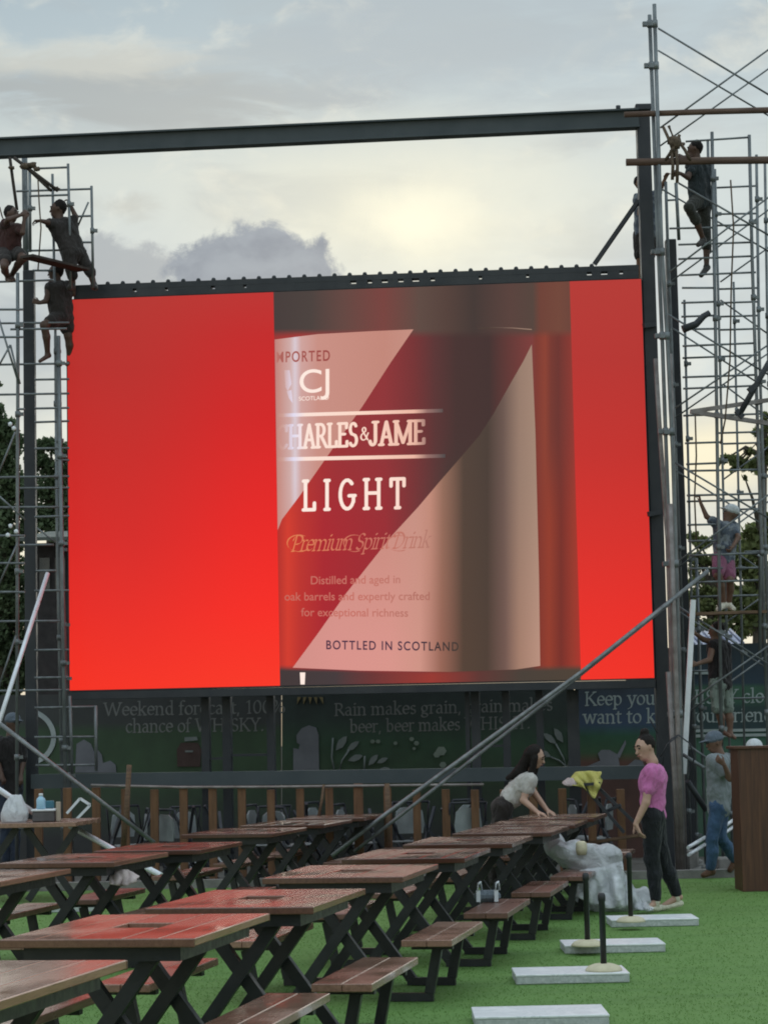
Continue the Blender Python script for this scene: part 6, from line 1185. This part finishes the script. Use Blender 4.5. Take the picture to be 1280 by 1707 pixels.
drape('pale_cloth', 'pinkish white cloth end sticking out beneath the yellow cloth', [(937, 1304), (946, 1297), (958, 1298)], [(938, 1308), (948, 1311), (960, 1309)], 26.7, PWH, 'cloth', 10, 4, .03)
drape('white_rag', 'pinkish white rag lying across a bench of the left row of tables', [(186, 1452), (215, 1450), (232, 1462)], [(182, 1474), (208, 1478), (226, 1470)], 17.2, PWH, 'cloth', 18, 6, .05)
Yp = 21.75; E = lambda u, v, ru, rv, dy=0, k=.12: El(A(u, v, Yp + dy), np.array([0, 1., 0]), np.array([0, 0, 1.]), (ru * Yp / 3800, (ru + rv) / 2 * Yp / 3800, rv * Yp / 3800), k)
surface([E(965, 1432, 34, 17), E(1003, 1436, 30, 24), E(1016, 1464, 26, 30), E(1022, 1494, 40, 22), E(1062, 1506, 24, 11), E(990, 1500, 22, 18), Cc_(A(908, 1398, Yp + .4), A(952, 1428, Yp), .035, .10, .08), Cc_(A(965, 1458, Yp), A(962, 1496, Yp), .07, .05, .08)], .012, 'plastic_sheet', FILM, None, .016, 12, 2.0, fold=.004)
ps_ = bpy.data.objects['plastic_sheet'].data; from mathutils import noise as mn
nn_ = [v.normal.copy() for v in ps_.vertices]
for v_, n0_ in zip(ps_.vertices, nn_):
    c_ = v_.co; e1 = .6 * c_.x - .8 * c_.z; e2 = .8 * c_.x + .6 * c_.z
    a_ = 1 - abs(mn.noise(mathutils.Vector((e1 * 1.1, e2 * 4.2, c_.y * 2.5)))) * 3.0; b2 = 1 - abs(mn.noise(mathutils.Vector((e1 * 3 + 4, e2 * 10, c_.y * 6 + 7)))) * 2.8; w_ = mn.noise(c_ * 1.3)
    v_.co += n0_ * (.06 * max(a_, -.8) + .022 * max(b2, -.8) + .06 * w_ - .01)
_ps = bpy.data.objects['plastic_sheet']
for tp, bt_, Yf in (([(904, 1394), (928, 1408), (962, 1420)], [(922, 1424), (944, 1442), (962, 1442)], 21.95), ([(1036, 1462), (1060, 1488), (1088, 1515)], [(1030, 1506), (1060, 1517), (1087, 1519)], 21.35), ([(966, 1450), (1000, 1446), (1036, 1436)], [(958, 1494), (1005, 1515), (1048, 1513)], 21.3)):
    fo = drape('loose_flap', None, tp, bt_, Yf, FILM, None, 30, 10, .09); fo.location = fo.location - _ps.location; fo.parent = _ps
tag(bpy.data.objects['plastic_sheet'], 'big crumpled sheet of translucent white plastic heaped on the grass beside the woman in pink', 'plastic sheet')
q = A(969, 1425, 21.55); k = MB(); lathe(k, q, [(.045, 0), (.055, .05), (.05, .11), (.03, .128)], 12); tag(k.build('paper_cup', CREAM), 'cream paper cup standing on top of the plastic sheet heap', 'cup')
k = MB(); k.bar(A(958, 1409, 23.4), A(1072, 1391, 22.6), .07, .028, side=(0, 0, 1)); tag(k.build('wooden_batten', TIMBER), 'long thin wooden batten pointing at the hand of the woman in pink', 'batten')
for lb, pl in (('white plastic board lying under the left row, nearer of two', [(308, 1440), (346, 1440), (346, 1426), (318, 1426)]), ('white plastic board lying under the left row, farther of two', [(356, 1433), (402, 1433), (402, 1422), (356, 1422)])):
    a, b_ = G(*pl[0]), G(*pl[1]); k = MB(); k.box(a[0], b_[0], a[1] - 2, a[1] - 1.98, .02, .16, .004); tag(k.build('plastic_board', PAPER), lb, 'board')
